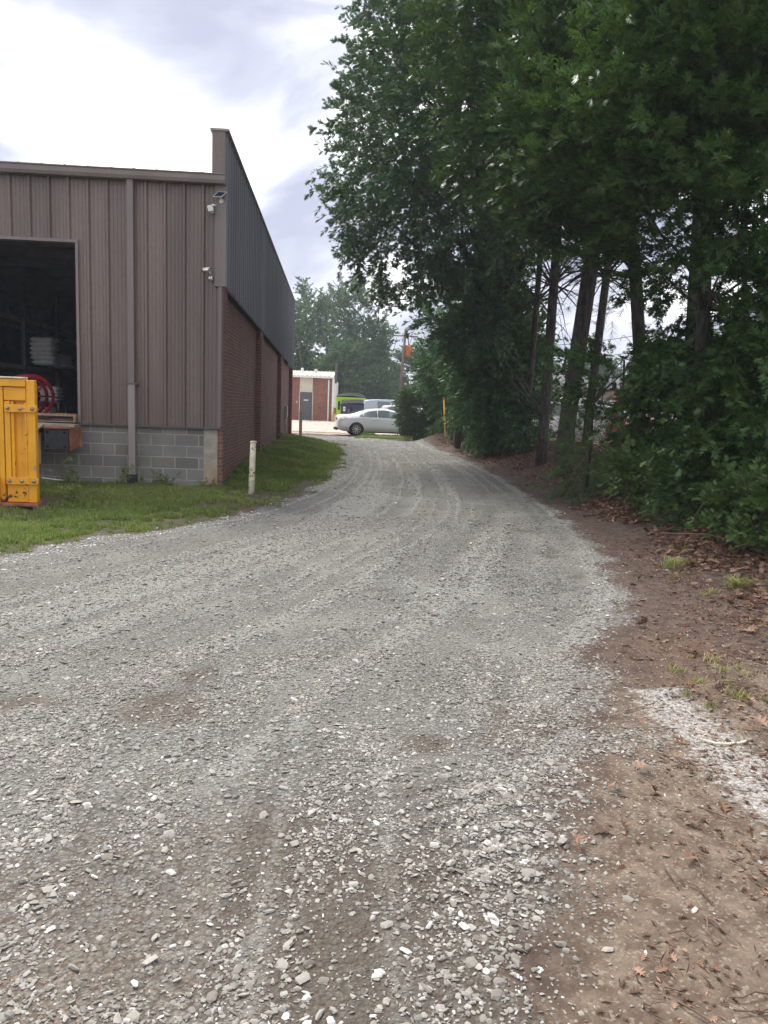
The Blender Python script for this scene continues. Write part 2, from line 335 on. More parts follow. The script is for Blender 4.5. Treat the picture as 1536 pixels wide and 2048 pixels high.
RY = [-8, 1.68, 2.05, 2.43, 2.94, 3.33, 4.39, 5.43, 6.22, 8.66, 12.43, 18.17, 27.3, 33.0, 34.9, 36.5, 37.6, 39.5, 60]
RX = [0.0, .52, .70, .83, 1.08, 1.31, 1.63, 2.2, 2.56, 3.10, 3.55, 3.92, 4.02, 3.9, 3.3, 2.4, 1.6, .4, .4]
def xl(y): return np.interp(y, LY, LX)
def xr(y): return np.interp(y, RY, RX)
def bank(x, y):
    d = x - xr(np.minimum(y, 33))
    amp = np.interp(y, [-3, 3, 6, 12, 24, 34, 44], [0.0, 0.06, 0.2, 0.5, 0.62, 0.55, 0.1])
    return amp * ss(0.1, 2.6, d)
def trk(ft, y):
    return vn(ft * 58, y * .22, 1.0, 51) * .6 + vn(ft * 23, y * .12, 1.0, 57) * .4
def hz(x, y):
    x = np.asarray(x, float); y = np.asarray(y, float)
    z = bank(x, y) * (0.8 + 0.4 * fbm(x, y, .6, 3))
    dl = xl(y) - x
    z = z + 0.20 * ss(0.2, 1.8, dl) * ss(14.5, 19, y) * (1 - ss(38, 42, y))
    z = z + 0.4 * ss(43, 56, y) + 0.2 * ss(56, 90, y)
    z = z + 0.42 * np.exp(-(((x - 4.5) / 0.95) ** 2 + ((y - 33.6) / 1.3) ** 2))       # heap of soil by the yellow pipe
    z = z + (fbm(x, y, 0.35, 9) - .5) * 0.07 * ss(3, 9, np.abs(x)) + (fbm(x, y, 1.7, 5) - .5) * 0.025 + (fbm(x, y, 7, 15) - .5) * 0.018 * (1 - ss(12, 30, y))
    # wheel ruts that follow the road
    u = x - (xr(y) * 0.62 + xl(y) * 0.38) * ss(5, 12, y) - 0.35 * (1 - ss(5, 12, y))
    road = (1 - ss(-0.3, 0.1, x - xr(y))) * (1 - ss(-0.3, 0.1, xl(y) - x))
    rut = np.exp(-((u - 0.75) / 0.17) ** 2) + np.exp(-((u + 0.75) / 0.19) ** 2) + 0.8 * np.exp(-((u - 1.55) / 0.14) ** 2) + 0.6 * np.exp(-((u + 0.1) / 0.10) ** 2)
    z = z - 0.022 * rut * road
    lug = np.sin(2 * np.pi * (y + 0.25 * np.abs(((u * 1.8) % 1) - 0.5)) / 0.21)
    z = z + 0.016 * lug * road * ss(5.0, 6.2, y) * (1 - ss(10, 13, y)) * (ss(-0.2, .1, u) * (1 - ss(1.75, 2.0, u))) * (0.4 + 0.9 * vn(x, y, 1.3, 8))
    ft = np.clip((x - xl(y)) / (xr(y) - xl(y)), 0, 1)
    z = z + 0.035 * (trk(ft, y) - .5) * road * ss(2.4, 4.5, y)
    lug2 = np.sin(2 * np.pi * (y * 0.95 - x * 0.3) / 0.13)
    z = z + 0.006 * lug2 * ss(0.1, .35, x) * (1 - ss(1.9, 2.3, x)) * ss(1.8, 2.3, y) * (1 - ss(4.2, 4.8, y)) * ss(.5, .62, vn(x, y, 1.1, 21))
    z = z + 0.012 * np.sin(2 * np.pi * (y - .2 * x) / 0.22) * ss(0.0, .3, x - xr(y)) * (1 - ss(1.0, 1.5, x - xr(y))) * ss(3.3, 4, y) * (1 - ss(7, 8, y)) * ss(.4, .6, vn(x, y, 1.2, 31))
    return z
def zone_track(x, y):
    ft = np.clip((x - xl(y)) / (xr(y) - xl(y)), 0, 1)
    u = x - (xr(y) * 0.62 + xl(y) * 0.38)
    lg = np.sin(2 * np.pi * (y + 0.35 * np.abs(((u * 1.3) % 1) - 0.5)) / 0.21) * ss(4.8, 5.6, y) * (1 - ss(10, 12.5, y)) * (ss(-0.3, .1, u) * (1 - ss(1.8, 2.1, u))) * ss(.25, .6, vn(x, y, 1.0, 8))
    return np.clip((trk(ft, y) - .5) * 3.8 * ss(2.4, 4.5, y) + .5 + .30 * lg + (vn(x - .03 * y, y * .04, 13, 71) - .62) * 2.6 * np.exp(-((x - .05) / .55) ** 2) * (1 - ss(3.2, 4.6, y)), 0, 1)
def zones(x, y):
    n = (fbm(x, y, 2.2, 2) - .5); n2 = (fbm(x, y, 9, 4, 2) - .5)
    w = 0.22 + 0.25 * (1 - ss(3, 6, y))
    g = (1 - ss(-w, w, x - xr(y) + .10 + n * 0.5 + n2 * 0.2)) * (1 - ss(-.12, .12, xl(y) - x + n * 0.6 + n2 * 0.25)) * (1 - ss(37.5, 40.5, y + n * 3))
    # bare soil showing through the gravel close to the camera
    b = .8 * ss(.03, .30, n + 0.34 * np.exp(-((x + 0.02) / .26) ** 2) * (1 - ss(2.6, 3.6, y)) * (.4 + 1.2 * vn(x, y * .2, 9, 61)) + 0.12 * np.exp(-(((x + 1.75) / .5) ** 2 + ((y - 3.35) / .35) ** 2)) + 0.12 * np.exp(-(((x + .9) / .4) ** 2 + ((y - 1.8) / .3) ** 2)) - 0.14 * ss(3.8, 5.0, y) - .02) 
    b = np.maximum(b, (1 - ss(2.2, 3.6, y)) * (.58 + .6 * (fbm(x, y, 3.1, 44) - .35)))
    red = np.clip(np.exp(-(((x + 1.8) / .55) ** 2 + ((y - 3.3) / .32) ** 2)) + 0.35 * ss(0.56, .75, fbm(x, y, 1.1, 12)) * ss(-.2, .5, x - xr(y)) * (1 - ss(5, 7, y)) + 0.5 * np.exp(-(((x + .9) / .4) ** 2 + ((y - 1.7) / .3) ** 2)), 0, 1)
    gl = ss(-.05, .25, xl(y) - x + n * .9 + n2 * .3) * (1 - ss(38, 39.5, y))
    patch = ss(0.9, 1.4, x + n) * ss(37.2, 37.8, y + n) * (1 - ss(40.5, 41.5, y)) * (1 - ss(6, 8, x)) + ss(42.5, 43, y + n) * (1 - ss(43.8, 44.4, y)) * (1 - ss(1.5, 2.2, x))
    grass = np.clip(gl + patch + ss(62, 66, y), 0, 1)
    con = ss(40.8, 41.2, y) * (1 - ss(60, 62, y)) * (1 - ss(9, 11, np.abs(x - 2))) * (1 - grass)
    wh = ss(.42, .60, fbm(x, y, 3.2, 17) + .22 * np.exp(-(((x - 1.62 + .28 * (y - 3.3)) / .17) ** 2)) * ss(2.5, 2.8, y) * (1 - ss(3.9, 4.3, y)) - 0.02) * ss(1.35, 1.5, x) * np.exp(-(((x - 1.78) / .20) ** 2)) * ss(2.3, 2.7, y) * (1 - ss(3.9, 4.5, y))
    tan = ss(-.1, .2, x - xr(y)) * (1 - ss(.75, 1.2, x - xr(y) + n)) * (1 - ss(3.6, 4.6, y + n))
    return g, b, grass, con, wh, red, tan
def axis(parts):
    out = []
    for a, b, st in parts: out += list(np.arange(a, b - 1e-6, st))
    return out
def grow(start, end, st, k):
    o = []; x = start
    while x < end: o.append(x); x += st; st *= k
    return o + [end]
ys = [-400, -150, -60, -25, -12, -6, -4, -3, -2, -1, -.3, .2, .6] + axis([(.9, 1.4, .06), (1.4, 5, .028), (5, 12, .04), (12, 16, .07)]) + grow(16, 900, .09, 1.045)
xs_r = axis([(0, 4.4, .036), (4.4, 7, .07)]) + grow(7, 900, .1, 1.10)
xs_l = axis([(0.036, 3.6, .036), (3.6, 6, .06)]) + grow(6, 900, .1, 1.10)
xs = np.array(sorted([-v for v in xs_l] + xs_r)); ys = np.array(ys)
X, Y = np.meshgrid(xs, ys); Z = hz(X, Y); nx, ny = len(xs), len(ys)
G, B, GR, CO, WH, RE, TA = zones(X, Y); TK = zone_track(X, Y)
V = np.stack([X, Y, Z], -1).reshape(-1, 3)
ii = (np.arange(ny - 1)[:, None] * nx + np.arange(nx - 1)[None]).ravel()
Q = np.stack([ii, ii + 1, ii + nx + 1, ii + nx], 1)
cx = V[Q].mean(1); gq = zones(cx[:, 0], cx[:, 1])
isroad = gq[0] > 0.5; ispad = gq[3] > 0.5
t = NT('ground_mix'); A = t.n('ShaderNodeAttribute'); A.attribute_name = 'zone_a'; Bn = t.n('ShaderNodeAttribute'); Bn.attribute_name = 'zone_b'
sa = t.n('ShaderNodeSeparateColor'); t.l(A.outputs['Color'], sa.inputs[0]); sb = t.n('ShaderNodeSeparateColor'); t.l(Bn.outputs['Color'], sb.inputs[0])
tz = t.n('ShaderNodeAttribute'); tz.attribute_name = 'zone_c'; st_ = t.n('ShaderNodeSeparateColor'); t.l(tz.outputs['Color'], st_.inputs[0])
g_, gr_, co_ = sa.outputs[0], sa.outputs[1], sa.outputs[2]; b_, wh_, re_ = sb.outputs[0], sb.outputs[1], sb.outputs[2]
P_ = t.pos(); fine = t.noise(55, 5, 0.65, vec=P_); mid = t.noise(9, 6, 0.6, vec=P_); low = t.noise(0.9, 5, 0.6, vec=P_)
def vor(scale, feat='F1', rnd=1.0):
    n = t.n('ShaderNodeTexVoronoi', feature=feat); n.inputs['Scale'].default_value = scale; n.inputs['Randomness'].default_value = rnd
    nn = t.n('ShaderNodeTexNoise'); nn.inputs['Scale'].default_value = scale * .8; t.l(P_, nn.inputs['Vector'])
    mv = t.n('ShaderNodeVectorMath', operation='MULTIPLY_ADD'); t.l(nn.outputs['Color'], mv.inputs[0]); mv.inputs[1].default_value = (0.5 / scale,) * 3; t.l(P_, mv.inputs[2]); t.l(mv.outputs[0], n.inputs['Vector']); return n
v1 = vor(52); v2 = vor(110); v3 = vor(20)
def cellrnd(v): s = t.n('ShaderNodeSeparateColor'); t.l(v.outputs['Color'], s.inputs[0]); return s.outputs[0]
r1, r2, r3 = cellrnd(v1), cellrnd(v2), cellrnd(v3)
grv = t.ramp(r1, [(0, (0.115, 0.12, 0.108)), (.35, (0.21, 0.222, 0.202)), (.7, (0.285, 0.297, 0.27)), (.9, (0.36, 0.36, 0.345)), (1, (0.54, 0.53, 0.51))])
grv2 = t.ramp(r2, [(0, (0.15, 0.15, 0.14)), (.5, (0.255, 0.26, 0.245)), (1, (0.40, 0.395, 0.37))])
grv = t.mix(t.step(mid, 0.42, 0.62), grv, grv2)
grv = t.mix(t.math('MULTIPLY', t.step(v1.outputs['Distance'], 0.35, 0.75), 0.75), grv, (0.06, 0.056, 0.048)); grv = t.mix(t.math('MULTIPLY', t.step(v2.outputs['Distance'], 0.4, 0.8), 0.4), grv, (0.10, 0.095, 0.08))
grv = t.mix(t.math('MULTIPLY', t.step(st_.outputs[1], .6, .1), .42), grv, (0.15, 0.145, 0.13)); grv = t.mix(t.math('MULTIPLY', t.step(st_.outputs[1], .5, .95), .34), grv, (0.36, 0.365, 0.34))
dust = t.math('MULTIPLY', t.step(low, 0.45, 0.65), 0.35); grv = t.mix(dust, grv, (0.31, 0.315, 0.285))
tk_ = st_.outputs[1]
tanb = t.mix(t.step(mid, .35, .65), (0.105, 0.075, 0.055), (0.20, 0.155, 0.115)); tanb = t.mix(t.math('MULTIPLY', t.step(fine, .5, .7), .6), tanb, (0.10, 0.07, 0.05)); tanb = t.mix(t.math('MULTIPLY', t.step(r2, .8, .95), .5), tanb, (0.33, 0.29, 0.24))
dirt = t.mix(t.step(mid, 0.35, 0.65), (0.066, 0.045, 0.036), (0.118, 0.083, 0.065))
dirt = t.mix(t.math('MULTIPLY', t.step(fine, 0.45, 0.75), 0.55), dirt, (0.06, 0.038, 0.030))
dirt = t.mix(t.math('MULTIPLY', t.math('GREATER_THAN', r2, 0.965), t.step(v2.outputs['Distance'], .5, .3)), dirt, (0.5, 0.48, 0.44))
dirt = t.mix(re_, dirt, t.mix(fine, (0.13, 0.07, 0.042), (0.25, 0.155, 0.10)))
dirt = t.mix(st_.outputs[0], dirt, tanb)
soil = t.mix(t.step(mid, .4, .65), (0.045, 0.06, 0.024), (0.10, 0.095, 0.05)); soil = t.mix(t.step(low, .4, .6), soil, (0.115, 0.09, 0.06))
conc = t.mix(t.step(mid, .3, .7), (0.50, 0.39, 0.33), (0.60, 0.49, 0.42)); conc = t.mix(t.math('MULTIPLY', t.step(low, .5, .6), .6), conc, (0.40, 0.34, 0.30))
edge = lambda z, a=.35, bb=.65: t.step(t.math('ADD', z, t.math('MULTIPLY', t.math('SUBTRACT', r1, 0.5), 0.5)), a, bb)
baresoil = t.mix(fine, (0.085, 0.062, 0.046), (0.19, 0.155, 0.12)); baresoil = t.mix(t.math('MULTIPLY', t.step(r2, .6, .95), .6), baresoil, (0.26, 0.245, 0.215)); baresoil = t.mix(t.math('MULTIPLY', t.step(v1.outputs['Distance'], .4, .8), .5), baresoil, (0.05, 0.038, 0.03)); baresoil = t.mix(re_, baresoil, t.mix(fine, (0.19, 0.115, 0.075), (0.32, 0.21, 0.145)))
grv = t.mix(t.math('MULTIPLY', edge(b_, .1, 1.0), 0.85), grv, baresoil); grv = t.mix(t.math('MULTIPLY', t.math('MULTIPLY', t.step(tk_, .5, .1), b_), 0.6), grv, (0.065, 0.048, 0.036))
c = t.mix(gr_, dirt, soil); c = t.mix(edge(g_), c, grv); c = t.mix(co_, c, conc)
c = t.mix(t.math('MULTIPLY', edge(wh_, .35, .9), 0.8), c, t.mix(r2, (0.20, 0.18, 0.16), (0.56, 0.54, 0.52)))
h1 = t.math('MULTIPLY', t.math('SUBTRACT', 1.0, v1.outputs['Distance']), t.math('ADD', 0.4, r1)); h2 = t.math('SUBTRACT', 1.0, v2.outputs['Distance'])
nearb = t.math('ADD', t.math('MULTIPLY', h1, 1.0), t.math('MULTIPLY', h2, 0.5))
hgt = t.math('ADD', t.math('MULTIPLY', nearb, t.math('ADD', 0.25, t.math('MULTIPLY', g_, 0.75))), t.math('MULTIPLY', fine, 0.8))
M_ground = t.set(c, 0.92, 0, t.bump(hgt, 0.8, 0.012), spec=0.25)
def terrain(name, sel, label=None):
    q = Q[sel]; used, inv = np.unique(q, return_inverse=True)
    o = npmesh(name, V[used], inv.reshape(-1, 4), M_ground, smooth=True)
    for an, chs in (('zone_a', (G, GR, CO)), ('zone_b', (B, WH, RE)), ('zone_c', (TA, TK, TA))):
        arr = np.stack([c_.ravel()[used] for c_ in chs] + [np.ones(len(used))], 1).astype(np.float32)
        a = o.data.attributes.new(an, 'FLOAT_COLOR', 'POINT'); a.data.foreach_set('color', arr.ravel())
    o['kind'] = 'structure'; return o
terrain('ground', ~isroad & ~ispad); terrain('gravel_road', isroad); terrain('concrete_pavement', ispad)

# ------------------------------------------------------------------ brown metal building
WX, WY, FAR = -1.98, 13.61, 33.6
def ribbed(u0, u1, z0f, z1f, phase, per=0.3165, depth=0.042, minor=True):
    """profile points (u, offset) of ribbed sheet between u0 and u1"""
    prof = [(u0, 0.0)]; k = math.floor((u0 - phase) / per) - 1
    while True:
        c = phase + k * per; k += 1
        if c > u1: break
        pts = [(c - .040, 0), (c - .016, depth), (c + .016, depth), (c + .040, 0)]
        if minor:
            for m in (0.095, 0.16, 0.225): pts += [(c + m - .007, 0), (c + m, .0045), (c + m + .007, 0)]
        for p in pts:
            if p[0] > prof[-1][0] + 1e-4 and p[0] < u1: prof.append(p)
    prof.append((u1, 0.0)); return prof
bld = thing('metal_building', (-6, WY, 0), 'long brown ribbed metal warehouse on a grey block base with a brick side wall', 'building')
def badd(mb, name, mat, parent=bld, bevel=0):
    o = mb.build(name, mat, None, bevel); off = Vector((-6, WY, 0))
    o.data.transform(Matrix.Translation(-off)); o.parent = parent
    if parent is not bld: pass
    return o
# shift helper for sub-parts: parent at bld origin, so same local frame
def front_sheet(x0, x1, z0, z1):
    pr = ribbed(x0, x1, None, None, -2.37); mb = MB(); n = len(pr)
    vs = [(u, WY - d, z0) for u, d in pr] + [(u, WY - d, z1) for u, d in pr]; vs += [(u, WY + .02, z0) for u, d in pr] + [(u, WY + .02, z1) for u, d in pr]
    fs = []
    for i in range(n - 1): fs += [[i, i + 1, n + i + 1, n + i], [2 * n + i + 1, 2 * n + i, 3 * n + i, 3 * n + i + 1], [i + 1, i, 2 * n + i, 2 * n + i + 1], [n + i, n + i + 1, 3 * n + i + 1, 3 * n + i]]
    fs += [[0, n, 3 * n, 2 * n], [n - 1, 3 * n - 1, 4 * n - 1, 2 * n - 1]]
    return mb.add(vs, fs)
mb = front_sheet(-4.44, WX - .04, 1.05, 5.09); s2 = front_sheet(-9.6, -4.44, 4.07, 5.09); mb.add(s2.v, s2.f); s3 = front_sheet(-14, -9.6, 1.05, 5.09); mb.add(s3.v, s3.f)
badd(mb, 'front_cladding', M_clad)
mb = MB(); nseg = ribbed(WY, FAR, None, None, WY + .1, .305, .05, False)
def ztop(y): return 5.97 - .16 * (y - WY) / 20
def zbk(y): return 3.47 - .42 * (y - WY) / 20
n = len(nseg); vs = [(WX - .05 + d, u, zbk(u)) for u, d in nseg] + [(WX - .05 + d, u, ztop(u)) for u, d in nseg] + [(WX - .06, u, zbk(u)) for u, d in nseg] + [(WX - .06, u, ztop(u)) for u, d in nseg]
fs = []
for i in range(n - 1): fs += [[i, i + 1, n + i + 1, n + i], [2 * n + i + 1, 2 * n + i, 3 * n + i, 3 * n + i + 1], [i + 1, i, 2 * n + i, 2 * n + i + 1]]
badd(mb.add(vs, fs), 'side_cladding', M_side)
# parapet: end cap towards the camera, inner face, coping
mb = MB(); mb.add([(-2.23, WY, 5.10), (WX - .03, WY, 5.10), (WX - .03, WY, 5.96), (-2.23, WY, 5.96), (-2.23, FAR, 5.0), (-2.23, FAR, 5.8)], [[0, 1, 2, 3], [0, 3, 5, 4]])
badd(mb, 'parapet', M_clad)
mb = MB(); mb.add([(-2.26, WY - .02, 5.965), (WX + .03, WY - .02, 5.965), (WX + .03, FAR + .02, 5.805), (-2.26, FAR + .02, 5.805), (-2.26, WY - .02, 6.0), (WX + .03, WY - .02, 6.0), (WX + .03, FAR + .02, 5.84), (-2.26, FAR + .02, 5.84)],
   [[3, 2, 1, 0], [4, 5, 6, 7], [0, 1, 5, 4], [1, 2, 6, 5], [2, 3, 7, 6], [3, 0, 4, 7]]); badd(mb, 'coping', M_roof)
# corner trim, lower brown post
badd(MB().box(-2.17, WX + .004, WY - .05, WY + .05, 3.44, 5.09), 'corner_trim', M_trim, bevel=.006)
badd(MB().box(-2.10, -2.055, WY - .045, WY + .03, 1.03, 3.44), 'corner_trim', M_trim)
# eave gutter, fascia and roof
gp = [(0, 0), (-.13, 0.0), (-.15, .05), (-.15, .12), (-.165, .135), (-.165, .15), (0.0, .15)]
badd(MB().prism([(WY - .034 + a, 5.09 + b) for a, b in gp], 'x', -14, WX - .01), 'gutter', M_trim)
mb = MB(); pr = ribbed(-14, -2.24, None, None, -2.37, .305 * 1.22, .03, False); n = len(pr)
vs = [(u, WY - .10, 5.245 + d) for u, d in pr] + [(u, FAR + 5, 5.9 + d) for u, d in pr]; badd(mb.add(vs, [[i, i + 1, n + i + 1, n + i] for i in range(n - 1)]), 'roof', M_roof)
# sill flashing + door frame trim
badd(MB().box(-4.44, -2.055, WY - .075, WY - .0, 1.02, 1.05), 'base_flashing', M_darktrim)
badd(MB().box(-4.475, -4.43, WY - .055, WY + .10, 1.06, 4.10).box(-9.65, -4.475, WY - .055, WY + .10, 4.05, 4.10).box(-9.65, -9.60, WY - .055, WY + .10, 1.06, 4.05), 'dock_door_frame', M_trim)
# block base wall, concrete corner, brick
badd(MB().box(-14, -2.345, WY - .0, WY + .2, -.4, 1.02), 'block_wall', M_block)
badd(MB().box(-2.345, -2.105, WY - .012, WY + .2, -.4, 1.02), 'concrete_pier', M_conc, bevel=.008)
mb = MB(); xw = WX - .17
mb.add([(xw, WY + .35, -.4), (xw, FAR, -.4), (xw, FAR, zbk(FAR)), (xw, WY + .35, zbk(WY)), (xw - .2, WY + .35, -.4), (xw - .2, FAR, -.4), (xw - .2, FAR, zbk(FAR)), (xw - .2, WY + .35, zbk(WY))],
       [[0, 1, 2, 3], [5, 4, 7, 6], [1, 5, 6, 2], [3, 2, 6, 7]])
badd(mb, 'brick_wall', M_brick)
for yy, w in ((WY - .005, .4), (20.1, .42), (27.0, .42), (FAR - .42, .42)):
    z1 = zbk(yy) - .012; x1 = WX - .035
    mb = MB(); mb.prism([(xw - .02 if yy > 15 else -2.104, -.4), (x1, -.4), (x1, z1), (xw - .02 if yy > 15 else -2.104, z1)], 'y', yy, yy + w)
    badd(mb, 'brick_pilaster', M_brick)
badd(MB().box(-14, WX - .25, FAR, FAR + .2, -.2, 5.7), 'rear_wall', M_clad)
# downspout
ds = badd(MB().box(-3.605, -3.50, WY - .125, WY - .035, 1.75, 5.10, .008), 'downspout', M_trim)
badd(MB().box(-3.612, -3.493, WY - .135, WY - .01, -.02, 1.76, .01), 'downspout', M_dspale)
badd(MB().box(-3.66, -3.45, WY - .14, WY - .0, 1.735, 1.765), 'downspout_strap', M_darktrim)
badd(MB().box(-3.635, -3.485, WY - .15, WY - .005, -.12, .20, .01), 'downspout_boot', M_rubber)
# inside of the warehouse
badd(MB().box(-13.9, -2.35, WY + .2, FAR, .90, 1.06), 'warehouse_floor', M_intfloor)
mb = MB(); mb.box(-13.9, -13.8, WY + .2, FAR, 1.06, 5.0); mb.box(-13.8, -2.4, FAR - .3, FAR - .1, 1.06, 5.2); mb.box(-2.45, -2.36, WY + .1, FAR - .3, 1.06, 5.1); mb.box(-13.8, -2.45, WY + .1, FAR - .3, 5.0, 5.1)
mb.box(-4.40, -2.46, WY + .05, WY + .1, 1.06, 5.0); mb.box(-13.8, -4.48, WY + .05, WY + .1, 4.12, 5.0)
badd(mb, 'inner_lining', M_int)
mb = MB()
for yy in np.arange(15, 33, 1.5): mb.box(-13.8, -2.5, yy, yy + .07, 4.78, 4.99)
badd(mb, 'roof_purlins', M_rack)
# dock edge
dk = badd(MB().box(-7.2, -4.46, WY - .30, WY + .0, .955, 1.035), 'dock_edge', M_slab, bevel=.01)
mb = MB(); mb.add([(-7.0, WY - .52, .90), (-5.03, WY - .52, .90), (-4.95, WY - .26, 1.045), (-7.0, WY - .26, 1.045), (-7.0, WY - .52, .88), (-5.03, WY - .52, .88), (-4.95, WY - .26, 1.02), (-7.0, WY - .26, 1.02)],
   [[0, 1, 2, 3], [7, 6, 5, 4], [0, 4, 5, 1], [1, 5, 6, 2], [2, 6, 7, 3], [3, 7, 4, 0]])
badd(mb, 'dock_leveler_lip', M_dock)
badd(MB().box(-7.0, -5.02, WY - .30, WY - .28, .35, .86), 'tread_plate', M_tread)
bp = badd(MB().box(-4.90, -4.50, WY - .46, WY - .20, .60, .955, .012), 'dock_bumper', M_rubber)
for bx in (-4.85, -4.57):
    for bz in (.66, .90): badd(MB().lathe([(0, WY - .475), (.022, WY - .475), (.022, WY - .44)], (bx, 0, bz), 'y', 10), 'bumper_bolt', M_black)
mb = MB(); mb.add([(-4.90, WY - .48, .958), (-4.47, WY - .48, .958), (-4.38, WY - .20, .99), (-4.90, WY - .20, .99), (-4.90, WY - .48, .972), (-4.47, WY - .48, .972), (-4.38, WY - .2, 1.004), (-4.9, WY - .2, 1.004)],
   [[3, 2, 1, 0], [4, 5, 6, 7], [0, 1, 5, 4], [1, 2, 6, 5], [2, 3, 7, 6], [3, 0, 4, 7]])
mb.add([(-4.49, WY - .47, .965), (-4.37, WY - .22, .985), (-4.36, WY - .21, .64), (-4.40, WY - .24, .66), (-4.485, WY - .46, .58)], [[0, 1, 2, 3, 4]])
badd(mb, 'bumper_plate', M_rust)

# ------------------------------------------------------------------ things in and at the dock door
def rack():
    r = thing('pallet_rack', (-8.2, 16.0, 1.06), 'tall dark steel storage rack standing inside the warehouse behind the dock door', 'storage rack')
    for k in range(6):
        yy = k * 2.4
        for dx in (0, -1.0):
            mb = MB(); mb.box(dx - .04, dx + .04, yy - .04, yy + .04, 0, 3.3)
            mb.build('upright', M_rack, r)
    for k in range(5):
        y0, y1 = k * 2.4 + .04, k * 2.4 + 2.36
        for z in (.02, 1.08, 2.28):
            for dx in (0, -1.0): MB().box(dx - .03, dx + .03, y0, y1, z, z + .11).build('beam', M_beam, r)
            MB().box(-.96, -.04, y0, y1, z + .112, z + .13).build('shelf_deck', M_box, r)
    return r
rack()
rnd = random.Random(4)
def sack_stack(name, label, x, y, z, n, w, d, h, mat=M_bag, seed=1):
    rn = random.Random(seed); t_ = thing(name, (x, y, z), label, 'sacks', 'stacks of white plastic sacks in the warehouse')
    for k in range(n):
        mb = MB(); N = 10; vs = []; ox, oy = rn.uniform(-.03, .03), rn.uniform(-.03, .03)
        for j, (s, zz) in enumerate(((.80, 0.0), (1.0, .28), (1.03, .55), (.9, .85), (.6, 1.0))):
            for i in range(16):
                a = 2 * math.pi * i / 16; cx_, sx_ = math.cos(a), math.sin(a); e_ = .45
                px_ = math.copysign(abs(cx_) ** e_, cx_) * w / 2 * s * rn.uniform(.93, 1.05); py_ = math.copysign(abs(sx_) ** e_, sx_) * d / 2 * s * rn.uniform(.93, 1.05)
                vs.append((px_ + ox, py_ + oy, (k + zz * 1.08) * h + rn.uniform(-.1, .1) * h * (j > 0)))
        fs = [[j * 16 + i, j * 16 + (i + 1) % 16, j * 16 + 16 + (i + 1) % 16, j * 16 + 16 + i] for j in range(4) for i in range(16)] + [list(range(64, 80)), list(range(15, -1, -1))]
        mb.add(vs, fs, False).build('sack', mat, t_)
sack_stack('sack_stack', 'tall stack of white plastic sacks on the middle rack shelf', -7.62, 20.6, 2.275, 6, .62, .55, .115, seed=2)
sack_stack('sack_stack', 'short crumpled stack of white plastic sacks behind the red reel', -7.15, 19.6, 1.36, 4, .55, .5, .09, seed=3)
sack_stack('sack_stack', 'single low layer of white sacks on the warehouse floor', -7.10, 19.0, 1.06, 1, .60, .5, .14, seed=4)
sack_stack('sack_stack', 'small white rolls stacked beside the tall sack stack', -7.75, 22.3, 2.275, 3, .45, .6, .12, seed=6)
tl = thing('low_table', (-7.15, 19.6, 1.06), 'small dark low table under the crumpled white sacks', 'table')
MB().box(-.35, .35, -.3, .3, .26, .295).build('table_top', M_rack, tl)
for a in (-.3, .3):
    for b in (-.26, .26): MB().box(a - .02, a + .02, b - .02, b + .02, 0, .26).build('leg', M_rack, tl)
o = MB().box(-8.95, -8.3, 18.6, 20.2, 3.475, 3.70, .01).build('long_crate', M_grey); tag(o, 'long grey crate lying on top shelf of the rack', 'crate')
# red reel
rr = thing('cable_reel', (-6.05, 15.5, 1.06), 'large red steel cable reel standing inside the dock door', 'cable reel', rz=R(35))
for yy in (-.22, .22):
    MB().lathe([(.36, yy - .02), (.42, yy - .02), (.42, yy + .02), (.36, yy + .02), (.36, yy - .02)], (0, 0, .42), 'y', 40).build('flange', M_red, rr)
    mb = MB()
    for k in range(4): a = k * math.pi / 4; mb.tube([(math.cos(a) * .37, yy, .42 + math.sin(a) * .37), (-math.cos(a) * .37, yy, .42 - math.sin(a) * .37)], .018, 6)
    mb.build('spokes', M_red, rr)
MB().lathe([(.15, -.2), (.17, -.2), (.17, .2), (.15, .2)], (0, 0, .42), 'y', 24).build('drum', M_black, rr)
# wooden pallet on the dock edge
pl = thing('wooden_pallet', (-5.25, WY + .36, 1.06), 'weathered wooden pallet lying flat on the dock edge', 'pallet')
mb = MB(); mb.box(-.80, .76, -.5, -.4, .10, .122); mb.box(-.80, .76, -.3, -.2, .10, .12); mb.box(-.80, .76, .0, .1, .10, .12); mb.box(-.80, .76, .4, .5, .10, .12); mb.build('top_boards', M_wood, pl)
mb = MB()
for a in (-.80, -.03, .72): MB().box(a, a + .04, -.5, .5, .014, .10).build('stringer', M_wood, pl)
pass; MB().box(-.80, .76, -.5, -.38, 0, .014).box(-.8, .76, .38, .5, 0, .014).build('bottom_boards', M_wood, pl)
rk = random.Random(3)
for k in range(7):
    o = MB().box(-4.98 + k * .07, -4.925 + k * .07, WY - .09, WY + .35, 1.185, 1.185 + rk.uniform(.012, .02)).build('wood_offcut', M_wood)
    tag(o, 'short wood offcut laid across the pallet at the dock door', 'wood offcut', 'wood offcuts on the pallet')

